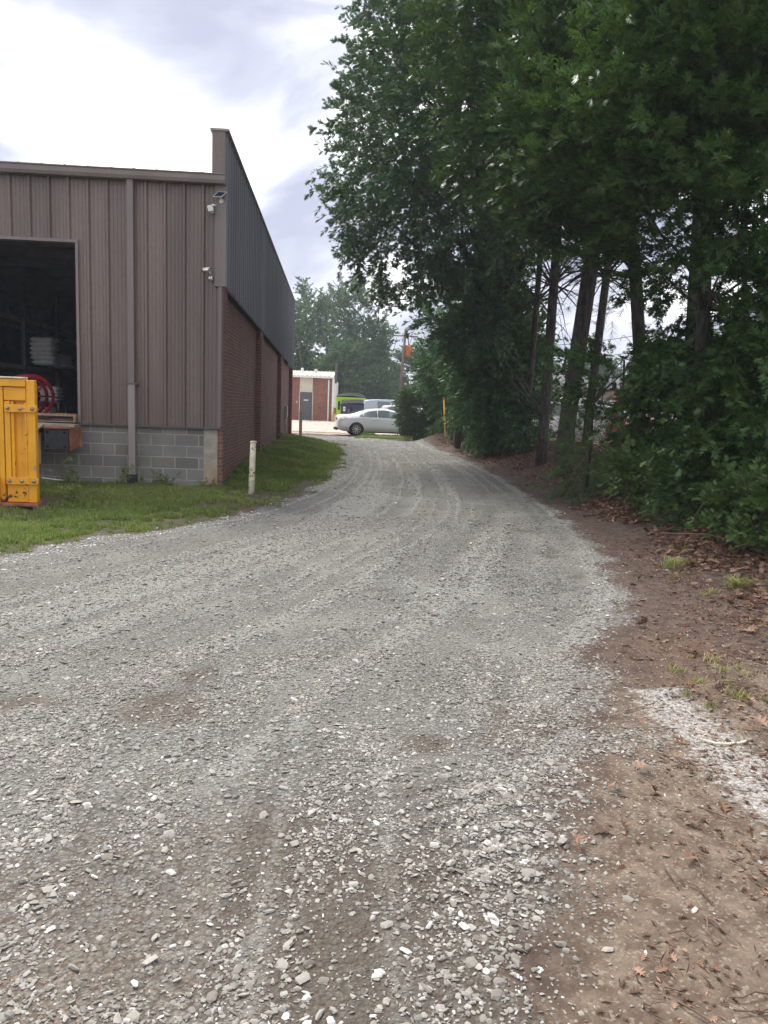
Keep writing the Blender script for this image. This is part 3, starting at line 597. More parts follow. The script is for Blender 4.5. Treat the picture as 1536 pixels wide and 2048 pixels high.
# ------------------------------------------------------------------ yellow steel press
yp = thing('steel_compactor', (-3.97, 10.42, 0), 'chipped yellow steel waste compactor with bolted hinge plates on the grass', 'compactor')
def yb(x0, x1, y0, y1, z0, z1, name, mat=M_yellow, bev=.006): return MB().box(x0, x1, y0, y1, z0, z1, bev).build(name, mat, yp)
yb(-1.7, -.60, .02, 1.2, .10, 1.66, 'body'); yb(-.60, -.01, .018, .06, .10, 1.66, 'body')
yb(-.11, .0, -.06, .016, .08, 1.69, 'corner_post')
yb(-1.7, -.11, -.09, .016, 1.60, 1.70, 'top_rail')
yb(-1.7, -.12, -.115, .05, 1.704, 1.725, 'top_cap', M_paintw, .004)
yb(-.40, -.12, -.05, .016, 1.42, 1.595, 'header_plate')
yb(-.40, -.33, -.045, .016, .35, 1.41, 'panel_rib')
yb(-.325, -.285, -.03, .016, .35, 1.41, 'panel_rib')
yb(-.13, -.108, -.072, -.062, .12, 1.40, 'panel_rib', bev=.003)
yb(-1.7, -.46, -.05, .016, .62, .70, 'cross_rail')
yb(-.47, -.41, -.055, .016, .08, 1.60, 'panel_rib')
yb(-.39, -.115, -.035, .016, .08, .33, 'kick_plate')
yb(-.485, -.47, -.16, .02, .03, .42, 'side_fin')
yb(-1.3, -.60, -.012, .019, .12, .58, 'recess_panel', M_rust)
for z, rz_ in ((1.32, 0), (.37, 0)):
    mb = MB(); mb.prism([(-.38, z - .05), (.0, z - .05), (.032, z - .03), (.035, z + .03), (.01, z + .05), (-.38, z + .05)], 'y', -.095, -.066)
    hp = mb.build('hinge_plate', M_yellow, yp, bevel=.004)
    for bx in (-.335, -.175, -.02):
        b = MB(); b.lathe([(0, -.125), (.016, -.123), (.024, -.112), (.026, -.097)], (bx, 0, z), 'y', 12); b.build('bolt', M_bolt, hp)
yb(-.48, .03, -.12, .0, .035, .075, 'base_flange', M_rust, .004); yb(-1.7, -.58, .0, 1.2, .0, .098, 'skid', M_rust, .004); yb(-.578, .02, .0, .06, .0, .098, 'foot', M_rust, .004)
yb(-.03, .004, -.07, -.058, .52, .57, 'latch', M_bolt, .003)

# ------------------------------------------------------------------ posts, pipes, cameras, boxes on the wall
def at_ground(x, y, dz=0): return float(hz(np.array([x]), np.array([y]))[0]) + dz
z0 = at_ground(-1.41, 12.76)
mb = MB(); rn = random.Random(2); mb.tube([(-.005, 0, -.1), (0.004, 0, .25), (.01, .0, .55), (.017, 0, .86)], [.052, .050, .049, .047], 16, wob=.03, rnd=rn)
bo = thing('bollard', (-1.41, 12.76, z0), 'peeling white steel pipe bollard standing in the grass near the brick corner', 'bollard')
mb.build('post', M_paintw, bo); MB().lathe([(0, .885), (.03, .885), (.056, .872), (.058, .855), (.05, .853)], (.018, 0, 0), 'z', 16).build('cap', M_paintw, bo)
z0 = at_ground(-1.86, 38.2)
bo = thing('wooden_post', (-1.86, 38.2, z0), 'short weathered grey post beyond the brick wall, before the grey door', 'post')
MB().box(-.075, .075, -.07, .07, -.1, 1.14, .012).build('post', M_postg, bo); MB().box(-.082, .082, -.077, .077, 1.14, 1.165).build('cap', M_postg, bo)
z0 = at_ground(4.45, 31.6)
bo = thing('marker_pipe', (4.45, 31.6, z0 - .05), 'tall thin yellow marker pipe leaning slightly beside the heap of soil', 'marker pipe')
MB().tube([(0, 0, -.1), (-.07, 0, .9), (-.15, 0, 1.9)], .034, 10).build('pipe', M_pipey, bo); MB().tube([(-.15, 0, 1.9), (-.155, 0, 1.98)], .05, 10).build('cap', M_rust, bo)
# solar security camera
sc = thing('security_camera', (-2.10, WY - .05, 4.78), 'white box security camera with small solar panel near the eave', 'security camera', 'cameras on the warehouse corner')
MB().box(-.19, -.10, -.14, -.05, -.10, .0, .01).build('housing', M_white, sc).rotation_euler = (R(8), R(-14), 0)
MB().tube([(-.10, -.05, -.03), (-.05, 0, -.02)], .02, 8).build('bracket', M_white, sc)
mb = MB(); mb.lathe([(0, -.10), (.03, -.10), (.032, -.05), (0, -.05)], (-.10, 0, -.15), 'y', 12); mb.build('lens', M_grey, sc)
MB().tube([(.04, 0, .05), (.04, -.06, .10)], .016, 8).build('panel_arm', M_white, sc); MB().lathe([(0, -.03), (.035, -.03), (.04, 0)], (.04, 0, .05), 'y', 12).build('panel_mount', M_white, sc)
pn = MB(); pn.add([(-.08, -.14, .08), (.06, -.14, .08), (.13, -.02, .19), (-.01, -.02, .19), (-.08, -.15, .088), (.06, -.15, .088), (.13, -.03, .198), (-.01, -.03, .198)],
   [[3, 2, 1, 0], [0, 1, 5, 4], [1, 2, 6, 5], [2, 3, 7, 6], [3, 0, 4, 7], [4, 5, 6, 7]]); pn = pn.build('solar_panel', M_white, sc)
MB().add([(-.068, -.1465, .094), (.056, -.1465, .094), (.118, -.041, .190), (-.006, -.041, .190)], [[0, 1, 2, 3]]).build('cells', M_panel, pn)
sc = thing('security_camera', (-2.20, WY - .034, 3.60), 'silver bullet security camera under the solar camera on brown siding', 'security camera', 'cameras on the warehouse corner')
MB().tube([(-.15, -.13, .075), (-.02, -.10, .10)], [.028, .030], 14).build('housing', M_metal, sc); MB().tube([(-.158, -.132, .0735), (-.149, -.13, .075)], .024, 14).build('lens', M_black, sc)
MB().tube([(-.155, -.135, .105), (.0, -.10, .135)], [.012, .012], 6).build('sunshade', M_metal, sc)
MB().tube([(-.04, -.10, .09), (-.03, -.07, .03), (-.03, -.03, -.02)], .013, 8).build('bracket', M_metal, sc); MB().lathe([(0, -.045), (.035, -.04), (.045, -.015), (.048, 0)], (-.03, 0, -.03), 'y', 16).build('base', M_metal, sc)
# electrical box on the side wall
eb = thing('electrical_box', (WX - .17, 30.7, 1.0), 'small grey electrical box with conduit on the brick side wall', 'electrical box')
MB().box(.0, .13, -.22, .22, 0, .42, .01).build('box', M_grey, eb); MB().tube([(.06, 0, 0), (.06, 0, -.95)], .03, 8).build('conduit', M_grey, eb)
o = MB().tube([(-4.72, 13.35, .12), (-4.5, 13.33, .10), (-4.35, 13.34, .09)], .008, 6).build('white_pipe', M_white); 
o.location = (-.25, -.15, .0); tag(o, 'thin white plastic pipe lying in weeds below the dock', 'pipe')
# flexible hose scrap
pts = [(1.735, 3.315), (1.79, 3.275), (1.85, 3.262), (1.91, 3.268), (1.96, 3.30)]
hs = thing('hose_scrap', (1.85, 3.28, at_ground(1.85, 3.28)), 'short bent piece of ribbed white hose on the whitened soil', 'hose')
P3 = [(a - 1.85, b - 3.28, at_ground(a, b) - at_ground(1.85, 3.28) + .012) for a, b in pts]
path = []
for i in range(41):
    f = i / 40 * 4; k = min(3, int(f)); f -= k; path.append(tuple(P3[k][j] * (1 - f) + P3[k + 1][j] * f for j in range(3)))
MB().tube(path, [.0075 if i % 2 else .0045 for i in range(41)], 8).build('ribbed_tube', M_paintw, hs); MB().tube([path[-1], (path[-1][0] + .02, path[-1][1] + .012, path[-1][2])], .006, 6).build('end_cap', M_grey, hs)

# ------------------------------------------------------------------ far brick building
fb = thing('brick_building', (-.50, 57, .40), 'low red brick building with cream metal roof and grey door', 'building', rz=R(-1.5))
MB().box(-2.35, 0, 0, .25, -.4, 3.08).box(-1.40 - .0, -1.40, 0, .25, 0, 0.001).build('brick_wall', M_brick2, fb) if False else None
mb = MB(); mb.box(-2.28, -2.18 + .0, 0, .25, -.5, 3.08) if False else None
mb.box(-9, -2.40, 0, .25, -.5, 3.08); mb.box(-1.44, -.02, 0, .25, -.5, 3.08); mb.build('brick_wall', M_brick2, fb)
pr = ribbed(-2.40, -1.44, None, None, -2.2, .24, .012, False); n = len(pr)
MB().add([(u, .03 - d, 2.06) for u, d in pr] + [(u, .03 - d, 3.08) for u, d in pr], [[i, i + 1, n + i + 1, n + i] for i in range(n - 1)]).build('cream_panel', M_cream, fb)
dr = MB().box(-2.37, -1.47, .04, .09, 0, 2.03, .005).build('door', M_doorg, fb)
MB().box(-2.30, -2.22, -.02, .038, .95, .99).lathe([(0, -.02), (.03, -.02), (.03, .03)], (-2.28, 0, 1.0), 'y', 8).build('handle', M_metal, dr)
sg = MB().box(-2.09, -1.76, .028, .038, 1.40, 1.50).build('sign', M_white, dr)
mb = MB()
for k in range(5): mb.box(-2.06 + k * .055, -2.03 + k * .055, .022, .0275, 1.425, 1.475)
mb.build('sign_marks', M_grey, sg)
MB().box(-2.43, -2.375, -.015, .10, -.02, 2.06).box(-1.465, -1.41, -.015, .10, -.02, 2.06).box(-2.43, -1.41, -.015, .10, 2.035, 2.08).build('door_frame', M_cream, fb)
MB().box(-.33, -.24, -.10, -.005, .02, 2.98, .01).build('downspout', M_white, fb); MB().box(-.03, .09, -.08, .1, 0, 3.08, .01).build('corner_trim', M_white, fb)
pr = ribbed(.1, 14, None, None, .2, .3, .03, False); n = len(pr)
MB().add([(.0 + d, u, .95) for u, d in pr] + [(.0 + d, u, 3.2) for u, d in pr], [[i, i + 1, n + i + 1, n + i] for i in range(n - 1)]).build('side_siding', M_white, fb)
MB().box(-.25, -.005, .25, 14, -.5, .948).build('side_base_wall', M_brick2, fb)
MB().prism([(-.2, 3.08), (-.2, 3.19), (-.16, 3.22), (.1, 3.22), (.1, 3.08)], 'x', -9, .12).build('gutter', M_white, fb)
pr = ribbed(-9, .05, None, None, -8.9, .32, .05, False); n = len(pr)
MB().add([(u, -.18, 3.225 + d) for u, d in pr] + [(u, 9, 3.95 + d) for u, d in pr], [[i, i + 1, n + i + 1, n + i] for i in range(n - 1)]).build('roof', M_cream, fb)
MB().box(.13, .30, .2, .5, 2.75, 4.2, .02).build('side_parapet', M_darktrim, fb)
MB().lathe([(0, 3.98), (.16, 3.9), (.12, 3.88), (.1, 3.3)], (-1.55, 5.2, 0), 'z', 10).build('roof_vent', M_white, fb)
MB().lathe([(0, 3.95), (.1, 3.92), (.1, 3.3)], (-2.5, 3.6, 0), 'z', 10).build('roof_vent', M_white, fb)
mb = MB(); mb.tube([(-.92, 0, 1.02), (-.92, -.10, .99)], .02, 8); mb.prism([(-1.03, .86), (-.81, .86), (-.88, .98), (-.96, .98)], 'y', -.2, -.03); mb.build('wall_bell', M_polew, fb)
MB().box(-2.62, -2.56, -.05, -.002, 1.26, 1.36).build('doorbell_box', M_white, fb)
o = MB().box(-.25, .02, -.35, -.12, 0, .55, .03).tube([(-.1, -.2, .5), (-.2, -.3, 1.0)], .03, 6).build('yellow_hose_reel', M_pipey); o.location = (-.2, 56.9, .38)
tag(o, 'small yellow equipment by corner of the low brick building', 'equipment')

# ------------------------------------------------------------------ vehicles
def loft(stations, sub=1):
    """closed car shell from stations (x, zlow, zbelt, ztop, hwlow, hwbelt, hwtop)"""
    st = stations; xs_ = [s[0] for s in st]
    N = 34; X_ = np.interp(np.linspace(0, 1, N), np.linspace(0, 1, len(xs_)), xs_)
    rings = []
    for x in X_:
        zl, zb, zt, hl, hb, ht = [np.interp(x, xs_, [s[i] for s in st]) for i in range(1, 7)]
        half = [(0, zl), (hl * .85, zl), (hl, zl + .06), (hl + (hb - hl) * .6 + .012, zl + (zb - zl) * .5), (hb, zb - .06), (hb - .015, zb), (ht + .03, zt - .07), (ht - .05, zt - .015), (ht * .5, zt + .01), (0, zt + .015)]
        rings.append([(x, -a, b) for a, b in half] + [(x, a, b) for a, b in half[-2:0:-1]])
    m = len(rings[0]); vs = [p for r in rings for p in r]
    fs = [[i * m + k, i * m + (k + 1) % m, (i + 1) * m + (k + 1) % m, (i + 1) * m + k] for i in range(N - 1) for k in range(m)] + [list(range(m)), list(range(N * m - 1, (N - 1) * m - 1, -1))]
    def side(x, z):
        zl, zb, zt, hl, hb, ht = [np.interp(x, xs_, [s[i] for s in st]) for i in range(1, 7)]
        if z < zb - .06: return float(hl + (hb - hl) * .6 + .012 + (hb - hl - (hb - hl) * .6 - .012) * max(0, (z - zl - (zb - zl) * .5)) / max(.01, (zb - .06 - zl - (zb - zl) * .5)))
        return float(np.interp(z, [zb - .06, zb, zt - .07, zt - .015], [hb, hb - .015, ht + .03, ht - .05]))
    return vs, fs, side
def strip(side, xs_, lo, hi, off=.008, sgn=-1):
    vs = []
    for x, a, b in zip(xs_, lo, hi): vs += [(x, sgn * (side(x, a) + off), a), (x, sgn * (side(x, b) + off), b)]
    return vs, [[2 * i, 2 * i + 2, 2 * i + 3, 2 * i + 1] for i in range(len(xs_) - 1)]
def wheel(parent, x, yside, r=.335, w=.22, name='wheel', y=None):
    s = -1 if yside < 0 else 1; yo = yside
    wb = bpy.data.objects.new(name, None)
    mb = MB(); mb.lathe([(r * .62, yo), (r * .9, yo), (r, yo - s * .04), (r, yo - s * (w - .04)), (r * .9, yo - s * w), (.0, yo - s * w)], (x, 0, r), 'y', 28)
    wt_ = mb.build('wheel', M_tyre, parent)
    mb = MB(); mb.lathe([(r * .60, yo - s * .01), (r * .66, yo + s * .004), (r * .66, yo - s * .02)], (x, 0, r), 'y', 28)
    for k in range(10):
        a = 2 * math.pi * k / 10; ca, sa_ = math.cos(a), math.sin(a); wd = .028 if k % 2 else .040
        p = [(x + ca * .05 - sa_ * .015, yo + s * .002, r + sa_ * .05 + ca * .015), (x + ca * r * .64 - sa_ * wd, yo + s * .003, r + sa_ * r * .64 + ca * wd), (x + ca * r * .64 + sa_ * wd * .4, yo + s * .003, r + sa_ * r * .64 - ca * wd * .4), (x + ca * .05 + sa_ * .02, yo + s * .002, r + sa_ * .05 - ca * .02)]
        mb.add(p, [[0, 1, 2, 3]])
    mb.lathe([(0, yo + s * .01), (.055, yo + s * .008), (.06, yo)], (x, 0, r), 'y', 12)
    mb.build('rim', M_wheel, wt_)
    MB().lathe([(0, yo - s * .05), (r * .62, yo - s * .05)], (x, 0, r), 'y', 28).build('brake_disc', M_black, wt_)
    return wt_
def arch(parent, x, y, r):
    mb = MB(); s = -1 if y < 0 else 1; pts = [(x, y, .33)]
    mb.lathe([(0, y), (r, y), (r + .012, y - s * .02)], (x, 0, .335), 'y', 30)
    # keep only the part above the sill
    return mb.build('wheel_arch', M_black, parent)
car = thing('silver_sedan', (2.26, 41.0, at_ground(2, 41)), 'silver four-door sedan parked side-on at the end of the gravel road', 'car', rz=R(6))
S = [(-2.44, .52, .78, .90, .62, .66, .50), (-2.38, .34, .84, 1.02, .80, .82, .66), (-2.2, .26, .90, 1.08, .88, .88, .70), (-1.9, .22, .94, 1.10, .90, .90, .66), (-1.55, .20, .97, 1.17, .905, .905, .60), (-1.15, .19, .98, 1.30, .91, .905, .58), (-.7, .18, .975, 1.40, .91, .905, .585), (-.2, .18, .965, 1.445, .91, .90, .59), (.2, .18, .955, 1.44, .91, .90, .59),
     (.6, .18, .945, 1.36, .91, .90, .59), (1.0, .18, .935, 1.19, .91, .895, .60), (1.35, .19, .92, 1.02, .91, .89, .68), (1.8, .21, .86, .93, .90, .88, .66), (2.15, .24, .78, .84, .86, .84, .60), (2.38, .30, .68, .72, .74, .72, .5), (2.45, .42, .6, .62, .6, .58, .4)]
vs, fs, side = loft(S); MB().add(vs, fs, True).build('body', M_silver, car)
def arch2(x, r=.385):
    mb = MB(); N = 24; vs = []
    for k in range(N + 1):
        a = -.55 + (math.pi + 1.1) * k / N; px_, pz_ = x + math.cos(a) * r, max(.17, .335 + math.sin(a) * r); vs.append((px_, -(max(side(px_, pz_), .90) + .012), pz_))
    vs.append((x, -.92, .33)); mb.add(vs, [[N + 1, k, k + 1] for k in range(N)]); return mb.build('wheel_arch', M_black, car)
arch2(-1.42); arch2(1.41)
for x in (-1.42, 1.41): wheel(car, x, -.945); wheel(car, x, .945)
q = strip(side, [-1.28, -1.05, -.8, -.5, -.33], [1.0, .985, .985, .985, .985], [1.06, 1.17, 1.275, 1.335, 1.345]); MB().add(*q).build('rear_side_window', M_glass, car)
q = strip(side, [-.27, 0, .3, .6, .9, 1.05], [.985, .98, .975, .97, .96, .96], [1.35, 1.365, 1.34, 1.26, 1.12, 1.0]); MB().add(*q).build('front_side_window', M_glass, car)
mb = MB(); mb.add([(-1.95, -.5, 1.125), (-1.95, .5, 1.125), (-1.0, .5, 1.365), (-1.0, -.5, 1.365)], [[0, 1, 2, 3]]); mb.build('rear_window', M_glass, car)
mb = MB(); q = strip(side, [-2.42, -2.25, -2.05, -1.80], [.80, .80, .86, .95], [.95, .975, .98, .965], .02); mb.add(*q); mb.add([(-2.455, -.66, .80), (-2.455, -.35, .84), (-2.45, -.35, .92), (-2.41, -.68, .93)], [[0, 1, 2, 3]]); mb.build('tail_light', M_tail, car)
mb = MB(); mb.box(-2.47, -2.36, -.66, .66, .28, .40); mb.build('rear_bumper_trim', M_black, car)
mb = MB(); mb.add(*strip(side, [-1.0, -.5, 0, .5, 1.0], [.20] * 5, [.245] * 5, .006)); mb.build('sill_trim', M_black, car)
for x0 in (-.36, .68): MB().box(x0 - .18, x0, -.935, -.905, .855, .885, .004).build('door_handle', M_silver, car)
mb = MB(); mb.add(*strip(side, [-.305, -.300], [.25, .25], [.96, .96], .004)); mb.add(*strip(side, [.85, .855], [.25, .25], [.93, .93], .004)); mb.build('door_seam', M_black, car)
MB().box(.82, .98, -1.08, -.92, .98, 1.10, .03).build('wing_mirror', M_silver, car)
mb = MB(); mb.add(*strip(side, [-1.30, -1.1, -.8, -.4, 0, .3, .6, .9, 1.08], [1.055, 1.155, 1.28, 1.345, 1.37, 1.345, 1.265, 1.12, .985], [1.075, 1.175, 1.30, 1.362, 1.384, 1.362, 1.285, 1.14, 1.005], .010)); mb.build('window_trim', M_metal, car)
mb = MB(); mb.box(-.295, -.27, -.85, -.80, .98, 1.34); mb.build('door_pillar', M_black, car)

suv = thing('grey_suv', (3.55, 50.2, at_ground(3, 50)), 'blue-grey van with tall side windows parked behind the silver sedan', 'van', rz=R(4))
S2 = [(-2.0, .35, 1.05, 1.60, .80, .82, .62), (-1.9, .3, 1.08, 1.74, .90, .9, .70), (-1.2, .28, 1.08, 1.80, .93, .93, .74), (0, .28, 1.06, 1.80, .93, .93, .74), (.7, .28, 1.05, 1.72, .93, .93, .72), (1.3, .3, 1.03, 1.30, .93, .92, .70), (1.7, .3, .98, 1.08, .92, .9, .74), (2.3, .34, .9, .98, .86, .84, .6)]
vs, fs, side2 = loft(S2); MB().add(vs, fs, True).build('body', M_suv, suv)
for nm, a, bq in (('side_window', -1.15, -.35), ('side_window', -.20, .62)):
    xs4 = list(np.linspace(a, bq, 6)); hi = [min(1.66, float(np.interp(x, [-2, .7, 1.3], [1.7, 1.62, 1.3]))) for x in xs4]; MB().add(*strip(side2, xs4, [1.12] * 6, hi, .01)).build(nm, M_glass, suv)
xs4 = list(np.linspace(.72, 1.1, 4)); MB().add(*strip(side2, xs4, [1.12] * 4, [1.56, 1.46, 1.34, 1.2], .01)).build('side_window', M_glass, suv)
for x in (-1.3, 1.4): wheel(suv, x, -.96); wheel(suv, x, .96)
pk = thing('pale_pickup', (4.35, 46.3, at_ground(4, 46)), 'pale beige vehicle between the silver sedan and the blue-grey van', 'car', rz=R(4))
S3 = [(-1.75, .35, .98, 1.45, .75, .8, .60), (-1.68, .3, 1.0, 1.57, .86, .87, .68), (-1.0, .28, 1.0, 1.62, .9, .9, .70), (0, .28, 1.0, 1.61, .9, .9, .70), (.6, .28, .99, 1.50, .9, .9, .68), (1.1, .3, .97, 1.15, .9, .88, .7), (1.6, .32, .92, 1.0, .86, .84, .66), (1.95, .36, .84, .88, .76, .74, .5)]
vs, fs, side3 = loft(S3); MB().add(vs, fs, True).build('body', M_pale, pk)
for a, bq in ((-1.5, -.95), (-.72, .05), (.15, .75)):
    xs4 = list(np.linspace(a, bq, 5)); MB().add(*strip(side3, xs4, [1.06] * 5, [min(1.50, float(np.interp(x, [-1.8, .3, .8, 1.0], [1.5, 1.5, 1.30, 1.12]))) for x in xs4], .01)).build('side_window', M_glass, pk)
for x in (-1.15, 1.2): wheel(pk, x, -.93); wheel(pk, x, .93)
def dumpster(name, label, loc, L, D, Hf, Hb, mat, rz, extra):
    d = thing(name, loc, label, 'dumpster', rz=rz)
    MB().prism([(0, .15), (D, .15), (D, Hb), (0, Hf)], 'x', 0, L).build('body', mat, d)
    mb = MB()
    for k in range(4): x = L * (.08 + .28 * k); mb.box(x, x + .07, -.05, -.003, .2, Hf - .12)
    mb.build('ribs', mat, d)
    MB().box(-.05, L + .05, -.07, .0, Hf - .1, Hf).box(-.05, -.003, -.02, D, Hf - .1, Hf - .02).build('rim', mat, d)
    n_ = 12; vs = []
    for i in range(n_ + 1):
        x = L * i / n_; zb_ = .13 * math.sin(math.pi * i / n_); vs += [(x, -.02, Hf + .03 + zb_ * .7), (x, D, Hb + .04 + zb_), (x, D, Hb + .02), (x, -.02, Hf + .01)]
    fs = [[4 * i + a, 4 * i + (a + 1) % 4, 4 * i + 4 + (a + 1) % 4, 4 * i + 4 + a] for i in range(n_) for a in range(4)] + [[0, 1, 2, 3], [4 * n_ + 3, 4 * n_ + 2, 4 * n_ + 1, 4 * n_]]
    MB().add(vs, fs).build('lid', M_black, d)
    for a in (.2, L - .3): MB().box(a, a + .14, .1, D - .1, 0, .148).build('foot', M_black, d)
    extra(d, L, Hf)
def ex1(d, L, H): 
    MB().box(.40, .85, -.09, -.055, H - .45, H - .20).build('fork_pocket', M_black, d); MB().box(1.55, 1.8, -.09, -.055, H - .38, H - .24).build('fork_pocket', M_black, d); MB().box(.12, .25, -.06, -.055, .9, 1.5).build('opening', M_black, d)
def ex2(d, L, H):
    p = MB().box(.16, .30, -.066, -.055, H - .42, H - .14).build('paper_notice', M_white, d); MB().box(.20, .26, -.0715, -.0665, H - .34, H - .22).build('notice_print', M_grey, p)
    MB().box(.52, .54, -.08, -.055, H - .45, H - .3).build('sticker', M_white, d); MB().box(.58, .75, -.06, -.055, H - .5, H - .18).build('opening', M_black, d)
dumpster('dumpster', 'lime green dumpster with a curved black lid behind the navy one', (-.18, 53.2, at_ground(0, 53)), 1.95, 1.5, 1.78, 1.95, M_lime, R(-2), ex1)
dumpster('dumpster', 'navy blue dumpster with a white paper notice behind the silver car', (.12, 49.6, at_ground(0, 49.6)), 2.35, 1.3, 1.42, 1.62, M_navy, R(-2), ex2)
hs_ = thing('gabled_shed', (6.0, 75, .55), 'small tan gabled shed beyond the parked vehicles', 'shed')
MB().prism([(-.95, 0), (1.6, 0), (1.6, 1.2), (.3, 1.9), (-.95, 1.15)], 'y', 0, 5).build('wall', M_tan, hs_); MB().prism([(-1.15, 1.05), (.3, 1.92), (1.8, 1.1), (1.8, 1.18), (.3, 2.02), (-1.15, 1.16)], 'y', -.2, 5.2).build('roof', M_darktrim, hs_)
MB().box(.35, 1.3, -.06, .0, .2, 1.2).build('panel', M_cream, hs_)

# ------------------------------------------------------------------ utility poles
def pole(loc, top, r0, label, tr=False):
    p = thing('utility_pole', loc, label, 'utility pole', 'utility poles')
    MB().tube([(0, 0, -.3), (top[0] * .5, 0, top[2] * .5), top], [r0, r0 * .85, r0 * .7], 12).build('post', M_polew, p)
    MB().box(top[0] - 1.1, top[0] + 1.1, -.05, .05, top[2] - .7, top[2] - .6).build('crossarm', M_polew, p)
    for a in (-1.0, -.4, .4, 1.0): MB().lathe([(0, .2), (.05, .18), (.03, .1), (.06, .05), (.04, 0)], (top[0] + a, 0, top[2] - .6), 'z', 8).build('insulator', M_white, p)
    if tr:
        for a in (-.55, .55): MB().lathe([(0, .85), (.2, .85), (.24, .8), (.24, .05), (.2, 0), (0, 0)], (top[0] * .7 + a, -.05, top[2] * .66), 'z', 14).build('transformer', M_grey, p)
    return p
pole((5.36, 70, .5), (.44, 0, 8.1), .15, 'tall wooden utility pole leaning beside the hanging orange box')
pole((5.97, 100, .6), (.12, 0, 8.1), .17, 'far utility pole carrying two grey transformers', True)
mb = MB()
for (a, b) in (((5.0, 70, 7.8), (6.0, 100, 8.0)), ((6.4, 70, 7.9), (7.0, 100, 8.1)), ((6.0, 100, 8.0), (-30, 125, 9.0)), ((6.2, 70, 7.9), (26, 60, 8.5)), ((5.8, 70, 6.6), (26, 60, 7.2))):
    pts = [tuple(Vector(a).lerp(Vector(b), t_ / 10) - Vector((0, 0, 1.1 * (1 - (t_ / 5 - 1) ** 2)))) for t_ in range(11)]
    mb.tube(pts, .022, 4)
o = mb.build('power_line', M_black); tag(o, 'thin dark power lines strung between the two utility poles', 'power line')
ob = thing('orange_box', (6.0, 70.0, 6.15), 'orange box hanging high beside the leaning wooden utility pole', 'orange box')
MB().lathe([(0, 0), (.24, 0), (.30, .9), (.33, .92), (.33, 1.0), (0, 1.0)], (.12, 0, 0), 'z', 14).build('bucket', M_orange, ob); MB().tube([(.12, 0, 1.0), (.05, 0, 1.6), (-.2, 0, 1.75)], .04, 6).build('hanger', M_black, ob)

# ------------------------------------------------------------------ things behind the trees
vn_ = thing('white_van', (9.6, 29.5, .25), 'white van parked beyond the pine trunks and wire fence', 'van', rz=R(8))
S4 = [(-2.3, .35, 1.1, 1.0 + .75, .85, .88, .75), (-2.25, .3, 1.15, 1.85, .9, .92, .80), (0, .3, 1.15, 1.9, .93, .93, .80), (1.0, .3, 1.12, 1.82, .93, .93, .76), (1.7, .32, 1.05, 1.25, .92, .9, .74), (2.2, .35, .95, 1.05, .85, .82, .6), (2.4, .4, .8, .85, .7, .68, .5)]
vs, fs, s4 = loft(S4); MB().add(vs, fs, True).build('body', M_white, vn_)
for a, bq in ((-1.9, -.9), (-.75, .2), (.35, 1.1)): xs4 = list(np.linspace(a, bq, 5)); MB().add(*strip(s4, xs4, [1.2] * 5, [min(1.62, float(np.interp(x, [0, 1.0, 1.3], [1.62, 1.5, 1.3]))) for x in xs4], .01)).build('side_window', M_glass, vn_)
for x in (-1.45, 1.5): wheel(vn_, x, -.95); wheel(vn_, x, .95)
tr = thing('white_trailer', (15.2, 30.5, .2), 'white box trailer half hidden behind the oak leaves', 'trailer', rz=R(5))
MB().box(-2.0, 2.6, 0, 2, .55, 2.1, .04).build('box_body', M_white, tr); MB().box(-2.0, 2.6, -.012, -.003, 1.0, 1.06).build('side_stripe', M_grey, tr)
for x in (-.3, .5): wheel(tr, x, -.02)
sh = thing('tan_building', (14.0, 38, .2), 'tan walled building glimpsed between leaves beyond the fence', 'building')
MB().box(-2.6, 9, 0, 5, -.3, 2.6).build('wall', M_tan, sh); MB().prism([(-.3, 2.6), (5.3, 2.6), (2.5, 3.3)], 'x', -2.9, 9.3).build('roof', M_darktrim, sh)
MB().box(.2, 1.3, -.03, .0, .7, 1.8).build('window', M_white, sh)
rdm = thing('red_machine', (9.9, 25.5, .25), 'red steel framed machine standing among the trunks and leaves', 'machine', rz=R(-10))
for x in (-.55, .55): MB().box(x - .05, x + .05, -.05, .05, 0, 2.0).build('mast', M_red, rdm)
MB().box(-.5, .5, -.04, .04, 1.85, 1.95).box(-.5, .5, -.04, .04, 1.1, 1.2).build('crossbar', M_red, rdm); MB().box(-.6, .6, .1, 1.5, .35, 1.0, .05).build('engine_cover', M_red, rdm)
for x in (-.5, .5): MB().lathe([(0, -.12), (.3, -.12), (.3, .12), (0, .12)], (x, .5, .3), 'y', 18).build('wheel', M_tyre, rdm)
dk_ = MB().box(8.2, 10.8, 22.0, 22.6, .62, 1.0, .04).tube([(8.0, 21.9, .95), (11.0, 21.9, 1.0)], .03, 6).build('stacked_pipes', M_black); tag(dk_, 'low dark bundle of pipes lying beyond the leafy bank', 'pipes')
fn = thing('wire_fence', (7.4, 15, .5), 'rusty chain link fence behind the pine trunks', 'fence')
fp = [(0.9, 3.0), (1.2, 7.0), (1.4, 11.0), (1.2, 15.0), (0.6, 19.0)]
for (a, b) in fp: MB().tube([(a, b, -.3), (a, b, 1.25)], .03, 8).build('post', M_grey, fn)
mb = MB()
